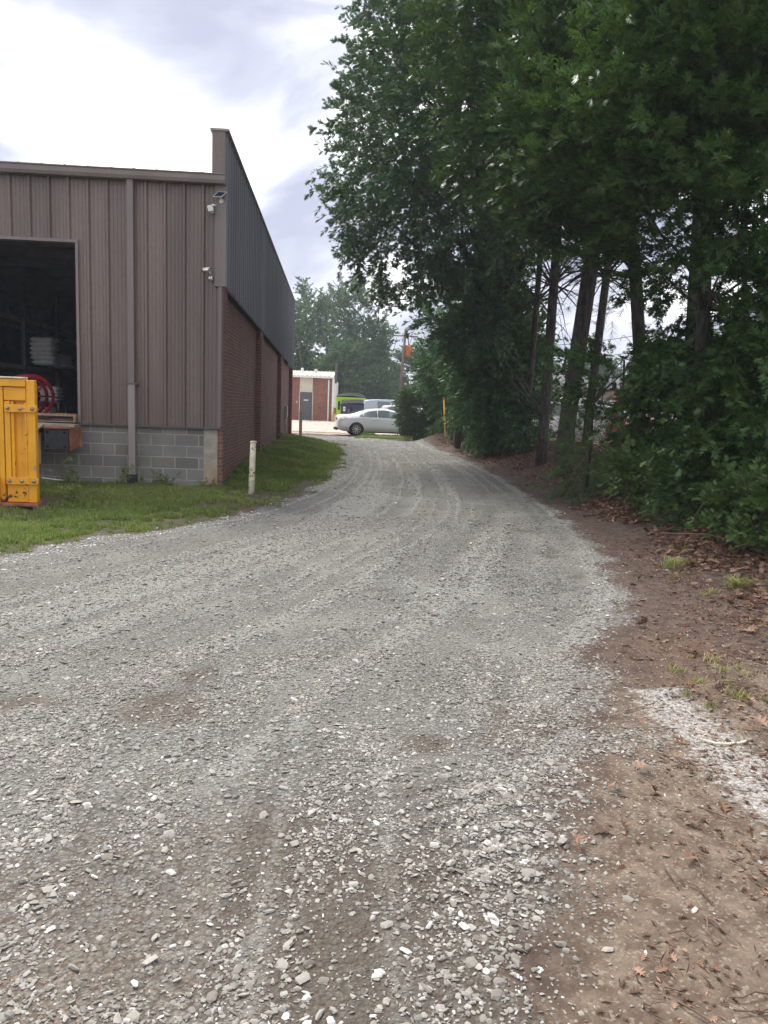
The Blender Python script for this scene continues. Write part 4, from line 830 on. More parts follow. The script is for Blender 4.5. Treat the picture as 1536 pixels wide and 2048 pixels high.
for (a, b), (c_, d_) in zip(fp[:-1], fp[1:]):
    mb.tube([(a, b, 1.2), (c_, d_, 1.2)], .018, 6)
    L_ = math.hypot(c_ - a, d_ - b); nn_ = int(L_ / .11)
    for sgn in (1, -1):
        for k in range(-11, nn_ + 11):
            s0, s1 = k * .11, k * .11 + 1.2 * sgn; z_0, z_1 = 0.0, 1.2
            lo_, hi_ = max(0, min(s0, s1)), min(L_, max(s0, s1))
            if hi_ - lo_ < .1: continue
            za = (lo_ - s0) / (s1 - s0) * 1.2; zb_ = (hi_ - s0) / (s1 - s0) * 1.2
            P = lambda s_, z_: (a + (c_ - a) * s_ / L_, b + (d_ - b) * s_ / L_, z_)
            p, q_ = P(lo_, za), P(hi_, zb_); w_ = .004
            mb.add([(p[0], p[1], p[2] - w_), (q_[0], q_[1], q_[2] - w_), (q_[0], q_[1], q_[2] + w_), (p[0], p[1], p[2] + w_)], [[0, 1, 2, 3]])
mb.build('chain_link', M_grey, fn, recalc=False)

# ------------------------------------------------------------------ foliage
def leaf_oak():
    v = [(0, .0, 0), (.11, .42, .02), (0, .95, -.03), (-.11, .42, .02)]; f = [(0, 1, 2), (0, 2, 3)]
    def tri(a, b, c):
        k = len(v); v.extend([a, b, c]); f.append((k, k + 1, k + 2))
    for s in (1, -1):
        tri((0, .14, 0), (s * .27, .40, .05), (0, .40, 0)); tri((0, .34, 0), (s * .40, .66, .07), (0, .62, 0)); tri((0, .56, 0), (s * .28, .92, .03), (0, .80, 0))
    tri((-.08, .72, 0), (.08, .72, 0), (0, 1.06, -.06)); return np.array(v, float), np.array(f)
def leaf_simple(): return np.array([(0, 0, 0), (.24, .5, .05), (0, 1, -.05), (-.24, .5, .05)], float), np.array([(0, 1, 2), (0, 2, 3)])
def leaf_needle(): return np.array([(-.012, 0, 0), (.012, 0, 0), (0, 1, 0)], float), np.array([(0, 1, 2)])
def leaf_scale(): return np.array([(-.05, 0, 0), (.05, 0, 0), (.12, .5, 0), (0, 1, 0), (-.12, .45, 0)], float), np.array([(0, 1, 2), (0, 2, 3), (0, 3, 4)])
def rotm(rng, n, dirs):
    """frames whose +y looks along dirs, with a random roll"""
    y = dirs / np.linalg.norm(dirs, axis=1, keepdims=True); a = rng.normal(size=(n, 3)); x = np.cross(y, a); x /= np.linalg.norm(x, axis=1, keepdims=True); z = np.cross(x, y)
    return np.stack([x, y, z], 2)
def rotflat(rng, n, dirs, flat=0.75):
    y = dirs / np.linalg.norm(dirs, axis=1, keepdims=True); up = np.array([0, 0, 1.0]) * flat + rng.normal(size=(n, 3)) * (1 - flat) * 0.9
    x = np.cross(y, up); x /= np.linalg.norm(x, axis=1, keepdims=True) + 1e-9; z = np.cross(x, y); return np.stack([x, y, z], 2)
def spray(seed, leaf, n, length, size, spread=1.0, droop=.3, flat=.6, twig=True, tuft=False):
    rng = np.random.RandomState(seed); lv, lf = leaf
    t = np.sort(rng.rand(n)) if not tuft else rng.rand(n) * .25 + .75
    base = np.stack([rng.normal(size=n) * .03 * length, t * length, -droop * length * t ** 2], 1)
    ang = rng.rand(n) * 6.283; d = np.stack([np.cos(ang) * spread, np.full(n, .55) + t * .4, np.sin(ang) * spread * .6 - .25 * droop], 1) + rng.normal(size=(n, 3)) * .15
    Rm = rotflat(rng, n, d, flat); sz = size * rng.uniform(.65, 1.15, n)
    vv = np.einsum('nij,kj->nki', Rm, lv) * sz[:, None, None] + base[:, None]
    ff = lf[None] + (np.arange(n) * len(lv))[:, None, None]
    V_ = vv.reshape(-1, 3); F_ = ff.reshape(-1, 3); T_ = np.repeat(rng.uniform(.1, .9, n), len(lv))
    if twig:
        r = .012 * length; k = len(V_); tv = []
        for s_ in (0, .5, 1): tv += [(r * (1.2 - s_), s_ * length, -droop * length * s_ ** 2), (-r * (1.2 - s_), s_ * length, -droop * length * s_ ** 2), (0, s_ * length, -droop * length * s_ ** 2 + r * (1.2 - s_))]
        tf = []
        for i in (0, 3):
            for a, b in ((0, 1), (1, 2), (2, 0)): tf += [(k + i + a, k + i + b, k + i + 3 + b), (k + i + a, k + i + 3 + b, k + i + 3 + a)]
        V_ = np.vstack([V_, tv]); F_ = np.vstack([F_, tf]); T_ = np.concatenate([T_, np.zeros(9)])
    return V_, F_, T_
def scatter(name, pos, dirs, temps, mat, parent=None, smin=.75, smax=1.25, seed=0, tintamp=.35, flat=None):
    rng = np.random.RandomState(seed); n = len(pos); k = rng.randint(0, len(temps), n); Vs, Fs, Ts = [], [], []; off = 0
    for j, (tv, tf, tt) in enumerate(temps):
        m = np.where(k == j)[0]
        if not len(m): continue
        Rm = rotflat(rng, len(m), dirs[m], .8 if flat is None else flat); s = rng.uniform(smin, smax, len(m))
        vv = np.einsum('nij,kj->nki', Rm, tv) * s[:, None, None] + pos[m][:, None]
        ff = tf[None] + (np.arange(len(m)) * len(tv))[:, None, None] + off
        sh = (rng.rand(len(m)) - .5) * tintamp; T_ = np.where(tt[None] > 0, np.clip(tt[None] * .8 + .1 + sh[:, None], .02, 1), 0)
        Vs.append(vv.reshape(-1, 3)); Fs.append(ff.reshape(-1, 3)); Ts.append(T_.ravel()); off += len(m) * len(tv)
    return npmesh(name, np.vstack(Vs), np.vstack(Fs), mat, np.concatenate(Ts), parent)
OAKT = [spray(100 + i, leaf_oak(), 19, .52, .145, 1.0, .25, .65) for i in range(8)]
OAKM = [spray(130 + i, leaf_oak(), 24, .58, .145, 1.0, .3, .6) for i in range(6)]
BROAD = [spray(160 + i, leaf_simple(), 22, .6, .16, 1.0, .25, .5) for i in range(6)]
FART = [spray(190 + i, leaf_simple(), 26, .85, .24, 1.0, .2, .3, twig=False) for i in range(6)]
PINET = [spray(220 + i, leaf_needle(), 46, .32, .20, .75, .12, .1, tuft=(i % 2 == 0)) for i in range(6)]
CEDT = [spray(250 + i, leaf_scale(), 34, .5, .16, .7, .25, .2) for i in range(6)]
def n3(p, s, seed=0): return (vn(p[:, 0], p[:, 1], s, seed) + vn(p[:, 1], p[:, 2], s, seed + 5) + vn(p[:, 2], p[:, 0], s, seed + 9)) / 3
def crown_points(seed, box, inside, n, clump=.9, thr=.46, tries=40):
    rng = np.random.RandomState(seed); out = []; c = 0
    for _ in range(tries):
        p = rng.uniform([box[0], box[2], box[4]], [box[1], box[3], box[5]], (n * 2, 3)); m = inside(p) & (n3(p, clump, seed % 17) + rng.normal(size=len(p)) * .03 > thr)
        out.append(p[m]); c += m.sum()
        if c >= n: break
    return np.vstack(out)[:n]
def trunk_mesh(rnd, path, rads, targets, r1=.06, n=10, name='trunk', parent=None, minor=0):
    mb = MB(); mb.tube(path, rads, n, wob=.07, rnd=rnd)
    P = [Vector(p) for p in path]
    for tg in targets:
        tg = Vector(tg); best = min(range(len(P)), key=lambda i: abs(P[i].z - (tg.z - .35 * (tg - Vector((P[i].x, P[i].y, tg.z))).length)))
        a = P[best]; L = (tg - a).length
        r0 = min(r1, rads[best] * .6) * (0.5 + .5 * min(1, L / 4)); mid_ = a.lerp(tg, .5) + Vector((rnd.uniform(-.1, .1) * L, rnd.uniform(-.1, .1) * L, .10 * L * rnd.uniform(.2, 1.2)))
        q = []
        for t_ in (0, .2, .4, .6, .8, 1):
            q.append(a.lerp(mid_, t_).lerp(mid_.lerp(tg, t_), t_) + Vector((rnd.uniform(-.02, .02), rnd.uniform(-.02, .02), rnd.uniform(-.02, .02))) * L)
        mb.tube(q, [r0 * (1 - .8 * t_) for t_ in (0, .2, .4, .6, .8, 1)], 6, cap=False)
        for _ in range(minor):
            k = rnd.randint(2, 5); e = q[k] + Vector((rnd.uniform(-1, 1), rnd.uniform(-1, 1), rnd.uniform(-.3, .8))) * L * .22
            mb.tube([q[k], q[k].lerp(e, .5) + Vector((0, 0, .03 * L)), e], [r0 * .3, r0 * .2, .006], 4, cap=False)
    return mb.build(name, M_bark, parent, recalc=False)
def tree(name, label, cat, group, base, path, rads, box, inside, n, temps, mat, seed, nlimb=14, r1=.06, clump=.9, thr=.46, up=.25, smin=.75, smax=1.25, minor=2, axis_=None, tintamp=.35, dead=()):
    rnd_ = random.Random(seed); T_ = thing(name, base, label, cat, group)
    P = crown_points(seed, box, inside, n, clump, thr); c = P.mean(0) if axis_ is None else np.array(axis_)
    d = P - c; d /= np.linalg.norm(d, axis=1, keepdims=True) + 1e-6; rng = np.random.RandomState(seed + 1)
    D = d + rng.normal(size=d.shape) * .45; D[:, 2] = D[:, 2] * .6 + up
    B_ = np.array(base)
    ids = rng.choice(len(P), min(nlimb, len(P)), replace=False)
    trunk_mesh(rnd_, [tuple(np.array(p) - B_) for p in path], rads, [tuple(P[i] - B_) for i in ids] + [tuple(np.array(q) - B_) for q in dead], r1, parent=T_, minor=minor)
    scatter('crown', P - B_, D, temps, mat, T_, smin, smax, seed + 2, tintamp)
    return T_
def ell(c, r, seed=0, rough=.35):
    c = np.array(c, float); r = np.array(r, float)
    def f(p): q = (p - c) / r; return (q ** 2).sum(1) < (1 + rough * (n3(p, .8, seed) - .5) * 3) ** 2
    return f
def bx(c, r, k=1.3): return (c[0] - r[0] * k, c[0] + r[0] * k, c[1] - r[1] * k, c[1] + r[1] * k, c[2] - r[2] * k, c[2] + r[2] * k)
GW = 'trees along the right bank'
# A: big overhanging oak at the bend
zz = [3.6, 4.6, 4.9, 5.6, 6.3, 7.0, 8.0, 9.0, 10.0, 11.2, 12.5, 15]; xx = [2.2, 1.0, .2, -.35, -.7, -.85, -.62, -.45, -.35, -.35, -.1, 1.0]
def insA(p):
    e = np.interp(p[:, 2], zz, xx) + .58 + ((p[:, 1] - 20.5) / 3.2) ** 2 * .9 + (n3(p, 1.1, 4) - .5) * 1.6
    low_ = np.interp(p[:, 0], [-1, .2, 1.0, 2, 3, 4, 7], [6.2, 4.95, 4.6, 4.3, 4.2, 5.6, 6.6]) + (n3(p, 1.0, 8) - .5) * 1.0
    shell = (np.abs(p[:, 1] - 20.5) > .8) | (p[:, 0] < 1.2)
    return (p[:, 0] > e) & (p[:, 2] > low_) & shell & (p[:, 0] < 6.8)
tree('oak_tree', 'biggest oak whose crown overhangs the gravel road bend', 'tree', GW, (5.2, 26.6, .6), [(5.2, 26.6, .2), (5.15, 26.2, 2.5), (4.8, 25, 4.6), (4.2, 22.5, 8), (3.6, 20.8, 12)], [.26, .23, .20, .15, .08],
     (-1.4, 7, 16.5, 24.5, 3.5, 14.5), insA, 6100, OAKM, M_oaklight, 11, 46, .10, 1.0, .455, .05, .8, 1.25, 3, axis_=(3, 21, 8))
# A2: low hanging branch with bare tips near the pole
tree('oak_tree', 'slim oak with a low branch of leaves hanging before the utility pole', 'tree', GW, (4.3, 27.4, .6), [(4.3, 27.4, .2), (4.2, 26.5, 2.5), (3.8, 24.3, 4.6)], [.12, .10, .06],
     (.9, 4.4, 21, 24.5, 2.9, 5.2), lambda p: (p[:, 2] > 4.1 - .8 * ss(2.6, 3.2, p[:, 0]) + .18 * np.sin(p[:, 0] * 5) + .4 * (1 - ss(1.2, 1.9, p[:, 0]))) & (p[:, 0] > 1.15 + (n3(p, 1.5, 3) - .5)), 420, OAKM, M_oaklight, 12, 14, .05, 1.4, .49, -.1, .7, 1.1)
# middle oak crown above
def insB(p):
    e = 1.45 + (n3(p, 1.0, 6) - .5) * 1.6 + np.interp(p[:, 2], [4, 5.5, 7, 12], [1.2, .4, 0, .2]); lo = np.interp(p[:, 0], [1, 2.5, 4, 7], [5.2, 5.0, 5.2, 5.4]) + (n3(p, 1.1, 2) - .5) * 1.4
    return (p[:, 0] > e) & (p[:, 2] > lo)
tree('oak_tree', 'tall oak with a crown between the overhanging oak and the near leafy oak', 'tree', GW, (5.7, 14.2, .6), [(5.7, 14.2, .2), (5.6, 14.2, 2.4), (5.3, 14.1, 4.2), (4.8, 13.9, 6.5), (4.4, 13.6, 9.5)], [.13, .12, .11, .09, .05],
     (1.0, 7.0, 12.2, 16.2, 4, 10.8), insB, 2300, OAKT, M_oak, 13, 40, .05, 1.5, .53, .1, .8, 1.2, 3, axis_=(4, 14, 7))
# near oak on the right
def insD(p):
    e = np.interp(p[:, 2], [.5, 1.2, 2.0, 2.7, 3.4, 3.9, 4.6, 5.5, 9], [4.5, 4.3, 4.5, 4.5, 4.3, 3.2, 2.35, 2.2, 2.3]) + (n3(p, 1.4, 7) - .5) * 1.1 + .15
    return (p[:, 0] > e) & (p[:, 2] > .75) & (p[:, 0] - e < 3.2)
tree('oak_tree', 'near oak with large lobed leaves filling the top right corner', 'tree', GW, (5.25, 10.9, .5), [(5.25, 10.9, .1), (5.2, 10.9, 1.6), (5.1, 10.8, 3), (4.95, 10.7, 5), (4.8, 10.5, 8)], [.13, .11, .095, .075, .04],
     (2.0, 8.4, 7.9, 12.6, .6, 8.6), insD, 4300, OAKT, M_oak, 14, 42, .04, 1.5, .497, .12, .85, 1.25, 3, axis_=(5, 11, 4))
# low oak sapling in front of the fence
tree('oak_sapling', 'oak sapling with low leafy branches in front of the fence', 'tree', GW, (4.65, 12.3, .4), [(4.65, 12.3, .1), (4.62, 12.3, 1.2), (4.55, 12.25, 2.4)], [.035, .03, .015],
     (3.6, 6.4, 11.2, 13.0, .75, 2.9), lambda p: (p[:, 2] > np.interp(p[:, 0], [3.6, 4.4, 5.4], [2.0, 1.45, .85]) + (n3(p, 2, 3) - .5) * .6) & (p[:, 2] < 2.75 - .2 * np.abs(p[:, 0] - 4.8)), 300, OAKT, M_oak, 15, 16, .02, 1.6, .46, .05, .6, 1.0, 2)
# pines
def pine(label, x, y, lean, r, H, seed, zc, n, half=2.0, zhi=None, limbs=18):
    zb = at_ground(x, y) ; zhi = zhi or H
    path = [(x, y, zb - .3), (x + lean * .05, y, zb + H * .1), (x + lean * .45, y, zb + H * .4), (x + lean * .8, y, zb + H * .7), (x + lean, y, zb + H)]
    def ins(p):
        ax = x + lean * (p[:, 2] - zb) / H; rr_ = np.hypot(p[:, 0] - ax, p[:, 1] - y)
        return (rr_ < half * (1.05 - .5 * (p[:, 2] - zc) / (H + 1 - zc))) & (rr_ > .3)
    rd = random.Random(seed); dead = [(x + lean * .4 + rd.choice((-1, 1)) * rd.uniform(.6, 1.7), y + rd.uniform(-.8, .8), zb + rd.uniform(2.0, 5.6)) for _ in range(16)]
    return tree('pine_tree', label, 'tree', GW, (x, y, zb), path, [r * 1.3, r * 1.05, r * .92, r * .75, r * .4], (x - half - 1, x + half + 1, y - half, y + half, zc, zhi), ins, n, PINET, M_pine, seed, limbs, .03, 1.2, .5, .15, .9, 1.5, 5, dead=dead)
pine('slender pine trunk, leftmost of the four behind the bushes', 5.5, 22.2, .15, .09, 11, 21, 6.0, 200)
pine('straight dark pine trunk left of the leaning thick one', 5.13, 19.0, .05, .12, 11, 22, 5.6, 230)
pine('thickest pine trunk, leaning to the right from the leafy bank', 4.93, 16.5, .70, .18, 11, 23, 5.0, 300)
pine('thin dark pine trunk just right of the thick leaning one', 6.45, 19.6, .45, .11, 11, 24, 4.6, 300)
pine('pine trunk half hidden by the big oak leaves', 7.4, 16.0, -.3, .12, 11, 25, 3.6, 300)
pine('pine trunk behind the near oak, furthest from the road', 8.6, 13.4, .1, .16, 11, 26, 3.0, 300)
def needle_small(label, x, y, H, half, n, seed):
    zb = at_ground(x, y)
    return tree('pine_sapling', label, 'tree', 'young pines on the bank', (x, y, zb), [(x, y, zb - .1), (x + .04, y, zb + H * .5), (x + .02, y, zb + H)], [.035, .025, .01], (x - half, x + half, y - half, y + half, zb + .1, zb + H),
         lambda p: np.hypot(p[:, 0] - x, p[:, 1] - y) < half * (1.1 - .75 * (p[:, 2] - zb) / H), n, PINET, M_pine, seed, 12, .012, 2, .42, -.15, .8, 1.3, 1)
needle_small('young pine with drooping needles beside the thick leaning trunk', 4.35, 13.1, 1.9, .62, 330, 31)
needle_small('small young pine low under the near oak leaves', 4.55, 9.4, .75, .35, 60, 32)
# evergreen thicket left of the pines
GT = 'evergreen thicket left of the pines'
for (c, r, n, sd, lab, hgt_) in (((4.75, 34.6, 4.3), (1.05, 1.3, 2.9), 1300, 41, 'dusty dark cedar right behind the juniper, nearest the pole', 5), ((4.75, 24.6, 3.3), (1.05, 1.3, 3.0), 1700, 42, 'tall dark cedar in the middle of the thicket', 6),
     ((5.4, 24.6, 2.6), (.95, 1.2, 2.3), 1300, 43, 'broad cedar at right end of the thicket beside the thin pine', 4.5), ((5.3, 34.8, 3.0), (1.0, 1.2, 2.6), 1000, 44, 'loose grey-green cedar above the soil heap', 4)):
    zb = at_ground(c[0], c[1]); tree('cedar_tree', lab, 'tree', GT, (c[0], c[1], zb), [(c[0], c[1], zb - .2), (c[0], c[1], zb + hgt_ * .5), (c[0] + .1, c[1], zb + hgt_)], [.10, .07, .02], bx(c, r), (lambda f: (lambda p: f(p) & (p[:, 2] > .45)))(ell(c, r, sd % 7)), n, CEDT if sd != 43 else BROAD, M_cedar, sd, 20, .03, 1.5, .50, .1, .8, 1.3, 2)
for (c, r, n, sd, lab) in (((4.85, 23.8, 1.5), (.75, .8, 1.15), 420, 46, 'dense dark bush at foot of the tall cedar'), ((5.6, 22.6, 1.25), (.6, .7, .9), 300, 47, 'dense dark bush at foot of the leftmost pine'), ((4.95, 29.0, 1.35), (.6, .8, .95), 260, 48, 'bright green bush directly behind the yellow marker pipe')):
    zb = at_ground(c[0], c[1]); tree('bush', lab, 'bush', 'bushes at the foot of the thicket', (c[0], c[1], zb), [(c[0], c[1], zb - .1), (c[0], c[1], zb + .6)], [.04, .02], bx(c, r), (lambda f: (lambda p: f(p) & (p[:, 2] > .5)))(ell(c, r, sd % 7)), n, BROAD, M_shrub if sd == 48 else M_oaklight, sd, 10, .02, 1.6, .42, .1, .5, .85, 1)
c = (3.6, 36.3, 1.2); r = (.95, .8, 1.15); zb = at_ground(3.6, 36.3)
tree('juniper_bush', 'feathery grey-green juniper bush hiding the front of the silver sedan', 'bush', None, (3.6, 36.3, zb), [(3.6, 36.3, zb - .1), (3.6, 36.3, zb + .8)], [.05, .03], bx(c, r, 1.3), (lambda f: (lambda p: f(p)))(ell(c, r, 3, .3)), 1700, CEDT, M_juniper, 51, 16, .02, 1.8, .42, .35, .45, .8, 2)
c = (4.5, 36.0, 1.0); r = (.7, .7, .85)
tree('bush', 'thin twiggy olive bush between the juniper and the yellow marker pipe', 'bush', None, (4.6, 36.0, zb), [(4.6, 36, zb - .1), (4.55, 36, zb + .9)], [.04, .02], bx(c, r), ell(c, r, 5), 260, BROAD, M_juniper, 52, 26, .02, 1.8, .5, .3, .4, .7, 3)
# far trees beyond the yard
GF = 'far trees beyond the parked vehicles'
far = [((-5.6, 82, 6.0), (3.2, 3, 5.6), 'grey-green tree with bare stems behind the low brick roof'), ((-1.6, 86, 8.0), (3.2, 3, 6.2), 'rounded pale green treetop above the low brick building'), ((2.2, 78, 7.0), (3.6, 3, 6.0), 'tall dark broad tree directly above the lime green dumpster'),
       ((-9, 92, 7), (4, 3, 6.5), 'far tree beside the end of the brown warehouse'), ((.6, 73, 3.4), (2.2, 2, 3.0), 'bushy mid-green tree standing behind the dumpsters'), ((5.0, 96, 4.6), (2.6, 2.5, 4.2), 'low rounded tree under the two grey transformers'), ((9.5, 92, 4.6), (3.2, 2.5, 3.6), 'olive green tree right of the leaning utility pole'),
       ((4.0, 84, 2.8), (2.0, 2, 2.3), 'small dark tree behind the blue-grey van'), ((13.5, 84, 4.8), (3.5, 2.5, 4.0), 'yellowish green tree far behind the thicket'), ((19, 80, 4.2), (4, 2.5, 3.6), 'low far tree seen between the pine trunks'), ((26, 76, 4.2), (4.5, 2.5, 3.8), 'low far tree behind the white van'), ((33, 70, 4.6), (5, 2.5, 4), 'low far tree behind the tan building'), ((42, 62, 5), (5, 3, 4.4), 'far tree behind the near oak leaves'), ((-15, 98, 7), (5, 3, 6.5), 'far tree hidden mostly behind the brown warehouse')]
for i, (c, r, lab) in enumerate(far):
    zb = .5; tree('broadleaf_tree', lab, 'tree', GF, (c[0], c[1], zb), [(c[0], c[1], zb - .3), (c[0] + .2, c[1], c[2] * .6), (c[0], c[1], c[2] + r[2] * .5)], [.22, .16, .06], bx(c, r, 1.35), (lambda f: (lambda p: f(p) & (p[:, 2] > .9)))(ell(c, r, i, .5)), int(62 * r[0] * r[2] + 260), FART, M_far, 60 + i, 16, .09, .5, .44, .15, .8, 1.4, 1, tintamp=.5)
rn = random.Random(8); mb = MB()
for k in range(7):
    x = -3.7 + k * .5 + rn.uniform(-.2, .2); mb.tube([(x, 78.5, .3), (x + rn.uniform(-.3, .3), 78.5, 4), (x + rn.uniform(-.6, .6), 78.5, 6.5 + rn.uniform(0, 1.6))], [.05, .035, .012], 5)
o = mb.build('dead_saplings', M_postg); tag(o, 'pale bare stems standing before the grey-green tree above the brick roof', 'dead saplings', kind='stuff')
rng0 = np.random.RandomState(5); n = 900; p = np.stack([rng0.uniform(-30, 75, n), rng0.uniform(100, 112, n), rng0.uniform(.5, 5.2, n)], 1)
p[:, 2] *= .7 + .5 * vn(p[:, 0], p[:, 1] * 0, .25); o = scatter('distant_woods', p, rng0.normal(size=(n, 3)), FART, M_far, None, 1.6, 2.6, 5, .5); tag(o, 'low band of distant woods closing the yard', 'woods', kind='stuff')
# undergrowth shrubs on the right bank
GU = 'leafy undergrowth on the right bank'
for (c, r, n, sd, lab) in (((4.45, 7.7, .55), (.55, .7, .42), 190, 71, 'lowest oak-leaved shrub in front, at the right edge'), ((4.75, 9.3, .75), (.75, .6, .55), 220, 72, 'oak-leaved shrub under the near oak trunk'), ((4.3, 10.6, .62), (.4, .5, .35), 110, 73, 'small rounded leafy shrub between the oak sapling and the litter'), ((5.5, 8.2, 1.1), (.8, .8, 1.0), 260, 74, 'dark shrub filling the gap beneath the near oak'), ((6.3, 10.5, 1.5), (1.1, .9, 1.3), 300, 75, 'dark deep shrub behind the near oak trunk')):
    zb = at_ground(c[0], c[1]); tree('shrub', lab, 'shrub', GU, (c[0], c[1], zb), [(c[0], c[1], zb - .05), (c[0], c[1], zb + .3)], [.02, .012], bx(c, r), (lambda f: (lambda p: f(p) & (p[:, 2] > .2)))(ell(c, r, sd % 7)), n, OAKT, M_shrub if sd in (71, 73) else M_oak, sd, 8, .012, 2, .42, .2, .45, .75, 2)

# ------------------------------------------------------------------ ground cover
rng = np.random.RandomState(77)
def ground_pts(n, x0, x1, y0, y1, prob, ypow=1.0):
    u = rng.rand(n); y = y0 + (y1 - y0) * u ** ypow; x = rng.uniform(x0, x1, n); pr_ = prob(x, y); m = rng.rand(n) < pr_; x, y = x[m], y[m]; return np.stack([x, y, hz(x, y)], 1)
# stones
def ico(seed):
    r = np.random.RandomState(seed); f = (1 + 5 ** .5) / 2
    v = np.array([(-1, f, 0), (1, f, 0), (-1, -f, 0), (1, -f, 0), (0, -1, f), (0, 1, f), (0, -1, -f), (0, 1, -f), (f, 0, -1), (f, 0, 1), (-f, 0, -1), (-f, 0, 1)], float) / 1.9
    v *= r.uniform(.62, 1.25, (12, 1)); v *= np.array([r.uniform(.9, 1.6), r.uniform(.55, 1.0), r.uniform(.30, .65)])
    t_ = [(0, 11, 5), (0, 5, 1), (0, 1, 7), (0, 7, 10), (0, 10, 11), (1, 5, 9), (5, 11, 4), (11, 10, 2), (10, 7, 6), (7, 1, 8), (3, 9, 4), (3, 4, 2), (3, 2, 6), (3, 6, 8), (3, 8, 9), (4, 9, 5), (2, 4, 11), (6, 2, 10), (8, 6, 7), (9, 8, 1)]
    return v, np.array(t_)
ICO = [ico(i) for i in range(12)]
def stones(name, P, size, tint, sink=.25):
    n = len(P); k = rng.randint(0, 12, n); Vs, Fs, Ts = [], [], []; off = 0
    for j, (iv, it) in enumerate(ICO):
        m = np.where(k == j)[0]
        if not len(m): continue
        a = rng.rand(len(m)) * 6.283; tl_ = rng.normal(size=len(m)) * .35; ca, sa_, ct, st2 = np.cos(a), np.sin(a), np.cos(tl_), np.sin(tl_)
        x, y, z = iv[:, 0][None], iv[:, 1][None], iv[:, 2][None]
        y2 = y * ct[:, None] - z * st2[:, None]; z2 = y * st2[:, None] + z * ct[:, None]; x3 = x * ca[:, None] - y2 * sa_[:, None]; y3 = x * sa_[:, None] + y2 * ca[:, None]
        s = size[m][:, None]; vv = np.stack([x3 * s, y3 * s, z2 * s + s * sink], -1) + P[m][:, None]
        Vs.append(vv.reshape(-1, 3)); Fs.append((it[None] + (np.arange(len(m)) * 12)[:, None, None] + off).reshape(-1, 3)); Ts.append(np.repeat(tint[m], 12)); off += len(m) * 12
    return npmesh(name, np.vstack(Vs), np.vstack(Fs), M_stone, np.concatenate(Ts))
def sprob(scale):
    def f(x, y):
        g, b, gr, co, wh, re, ta = zones(x, y); streak = np.where(y > 3.5, zone_track(x, y) * .7 + .15, vn(x * 1.0, y * .35, 5.0, 41))
        vis = (x > -.62 * y - .3) & (x < .72 * y + .3)
        edgeb = np.exp(-((x - xr(y) + .25) / .3) ** 2) * (1 - ss(5, 7, y)) + 1.6 * np.exp(-((x - xl(y) - .05) / .25) ** 2)
        return np.clip((g * (1 - .62 * b) * (.25 + .9 * ss(.3, .7, streak) + .7 * edgeb) * scale * (1 - .75 * np.exp(-((x + 0.02) / .30) ** 2) * (1 - ss(2.6, 3.4, y)) * ss(.3, .6, vn(x, y * .25, 8, 61))) + .008 + .14 * wh) * vis, 0, 1)
    return f
P1 = ground_pts(260000, -2.6, 2.6, 1.3, 4.6, sprob(.85)); s1 = np.clip(rng.lognormal(math.log(.0043), .50, len(P1)), .0022, .017)
P2 = ground_pts(200000, -4.2, 4.2, 4.2, 10.5, sprob(.5)); s2_ = np.clip(rng.lognormal(math.log(.0060), .42, len(P2)), .004, .022)
P3_ = ground_pts(60000, -5, 5, 10, 34, sprob(.35)); s3_ = np.clip(rng.lognormal(math.log(.012), .3, len(P3_)), .007, .03)
# larger loose stones near the lower right edge
P4 = ground_pts(9000, -2.2, 1.4, 1.3, 3.4, lambda x, y: np.clip((.25 + 1.3 * np.exp(-((x - xr(y) + .15) / .22) ** 2)) * zones(x, y)[0] * .65, 0, 1)); s4_ = np.clip(rng.lognormal(math.log(.0080), .36, len(P4)), .006, .02)
P = np.vstack([P1, P2, P3_, P4]); S_ = np.concatenate([s1, s2_, s3_, s4_])
ti = np.clip(rng.beta(1.5, 1.8, len(P)) * .92 + (rng.rand(len(P)) < .07) * rng.uniform(.1, .32, len(P)), 0, 1); ti = np.where(np.abs(P[:, 0] - xl(P[:, 1]) - .05) < .35, np.clip(ti + .27, 0, 1), ti)
ti = np.clip(ti + .09 * (1 - ss(2.4, 4.2, P[:, 1])), 0, 1); ti[-len(P4):] = np.clip(ti[-len(P4):] + .10, 0, 1)
o = stones('loose_gravel', P, S_, ti); tag(o, 'loose crushed grey stones scattered over the gravel road', 'gravel', kind='stuff')
# grass
BL = []
for i in range(6):
    r_ = np.random.RandomState(300 + i); n = 26; v = []; f = []; tt = []
    for k in range(n):
        a = r_.rand() * 6.283; x0, y0 = r_.normal(size=2) * .035; L_ = r_.uniform(.4, 1); w_ = .0036 * r_.uniform(.8, 1.6); dx, dy = math.cos(a), math.sin(a); bn = r_.uniform(.2, .9)
        p0 = (x0, y0); b0 = len(v)
        v += [(x0 - dy * w_, y0 + dx * w_, 0), (x0 + dy * w_, y0 - dx * w_, 0), (x0 + dx * .035 * bn * L_ + dy * w_ * .8, y0 + dy * .035 * bn * L_ - dx * w_ * .8, .05 * L_), (x0 + dx * .035 * bn * L_ - dy * w_ * .8, y0 + dy * .035 * bn * L_ + dx * w_ * .8, .05 * L_), (x0 + dx * .09 * bn * L_, y0 + dy * .09 * bn * L_, .085 * L_)]
        f += [(b0, b0 + 1, b0 + 2), (b0, b0 + 2, b0 + 3), (b0 + 3, b0 + 2, b0 + 4)]; tt += [r_.uniform(.05, .95)] * 5
    BL.append((np.array(v), np.array(f), np.array(tt)))
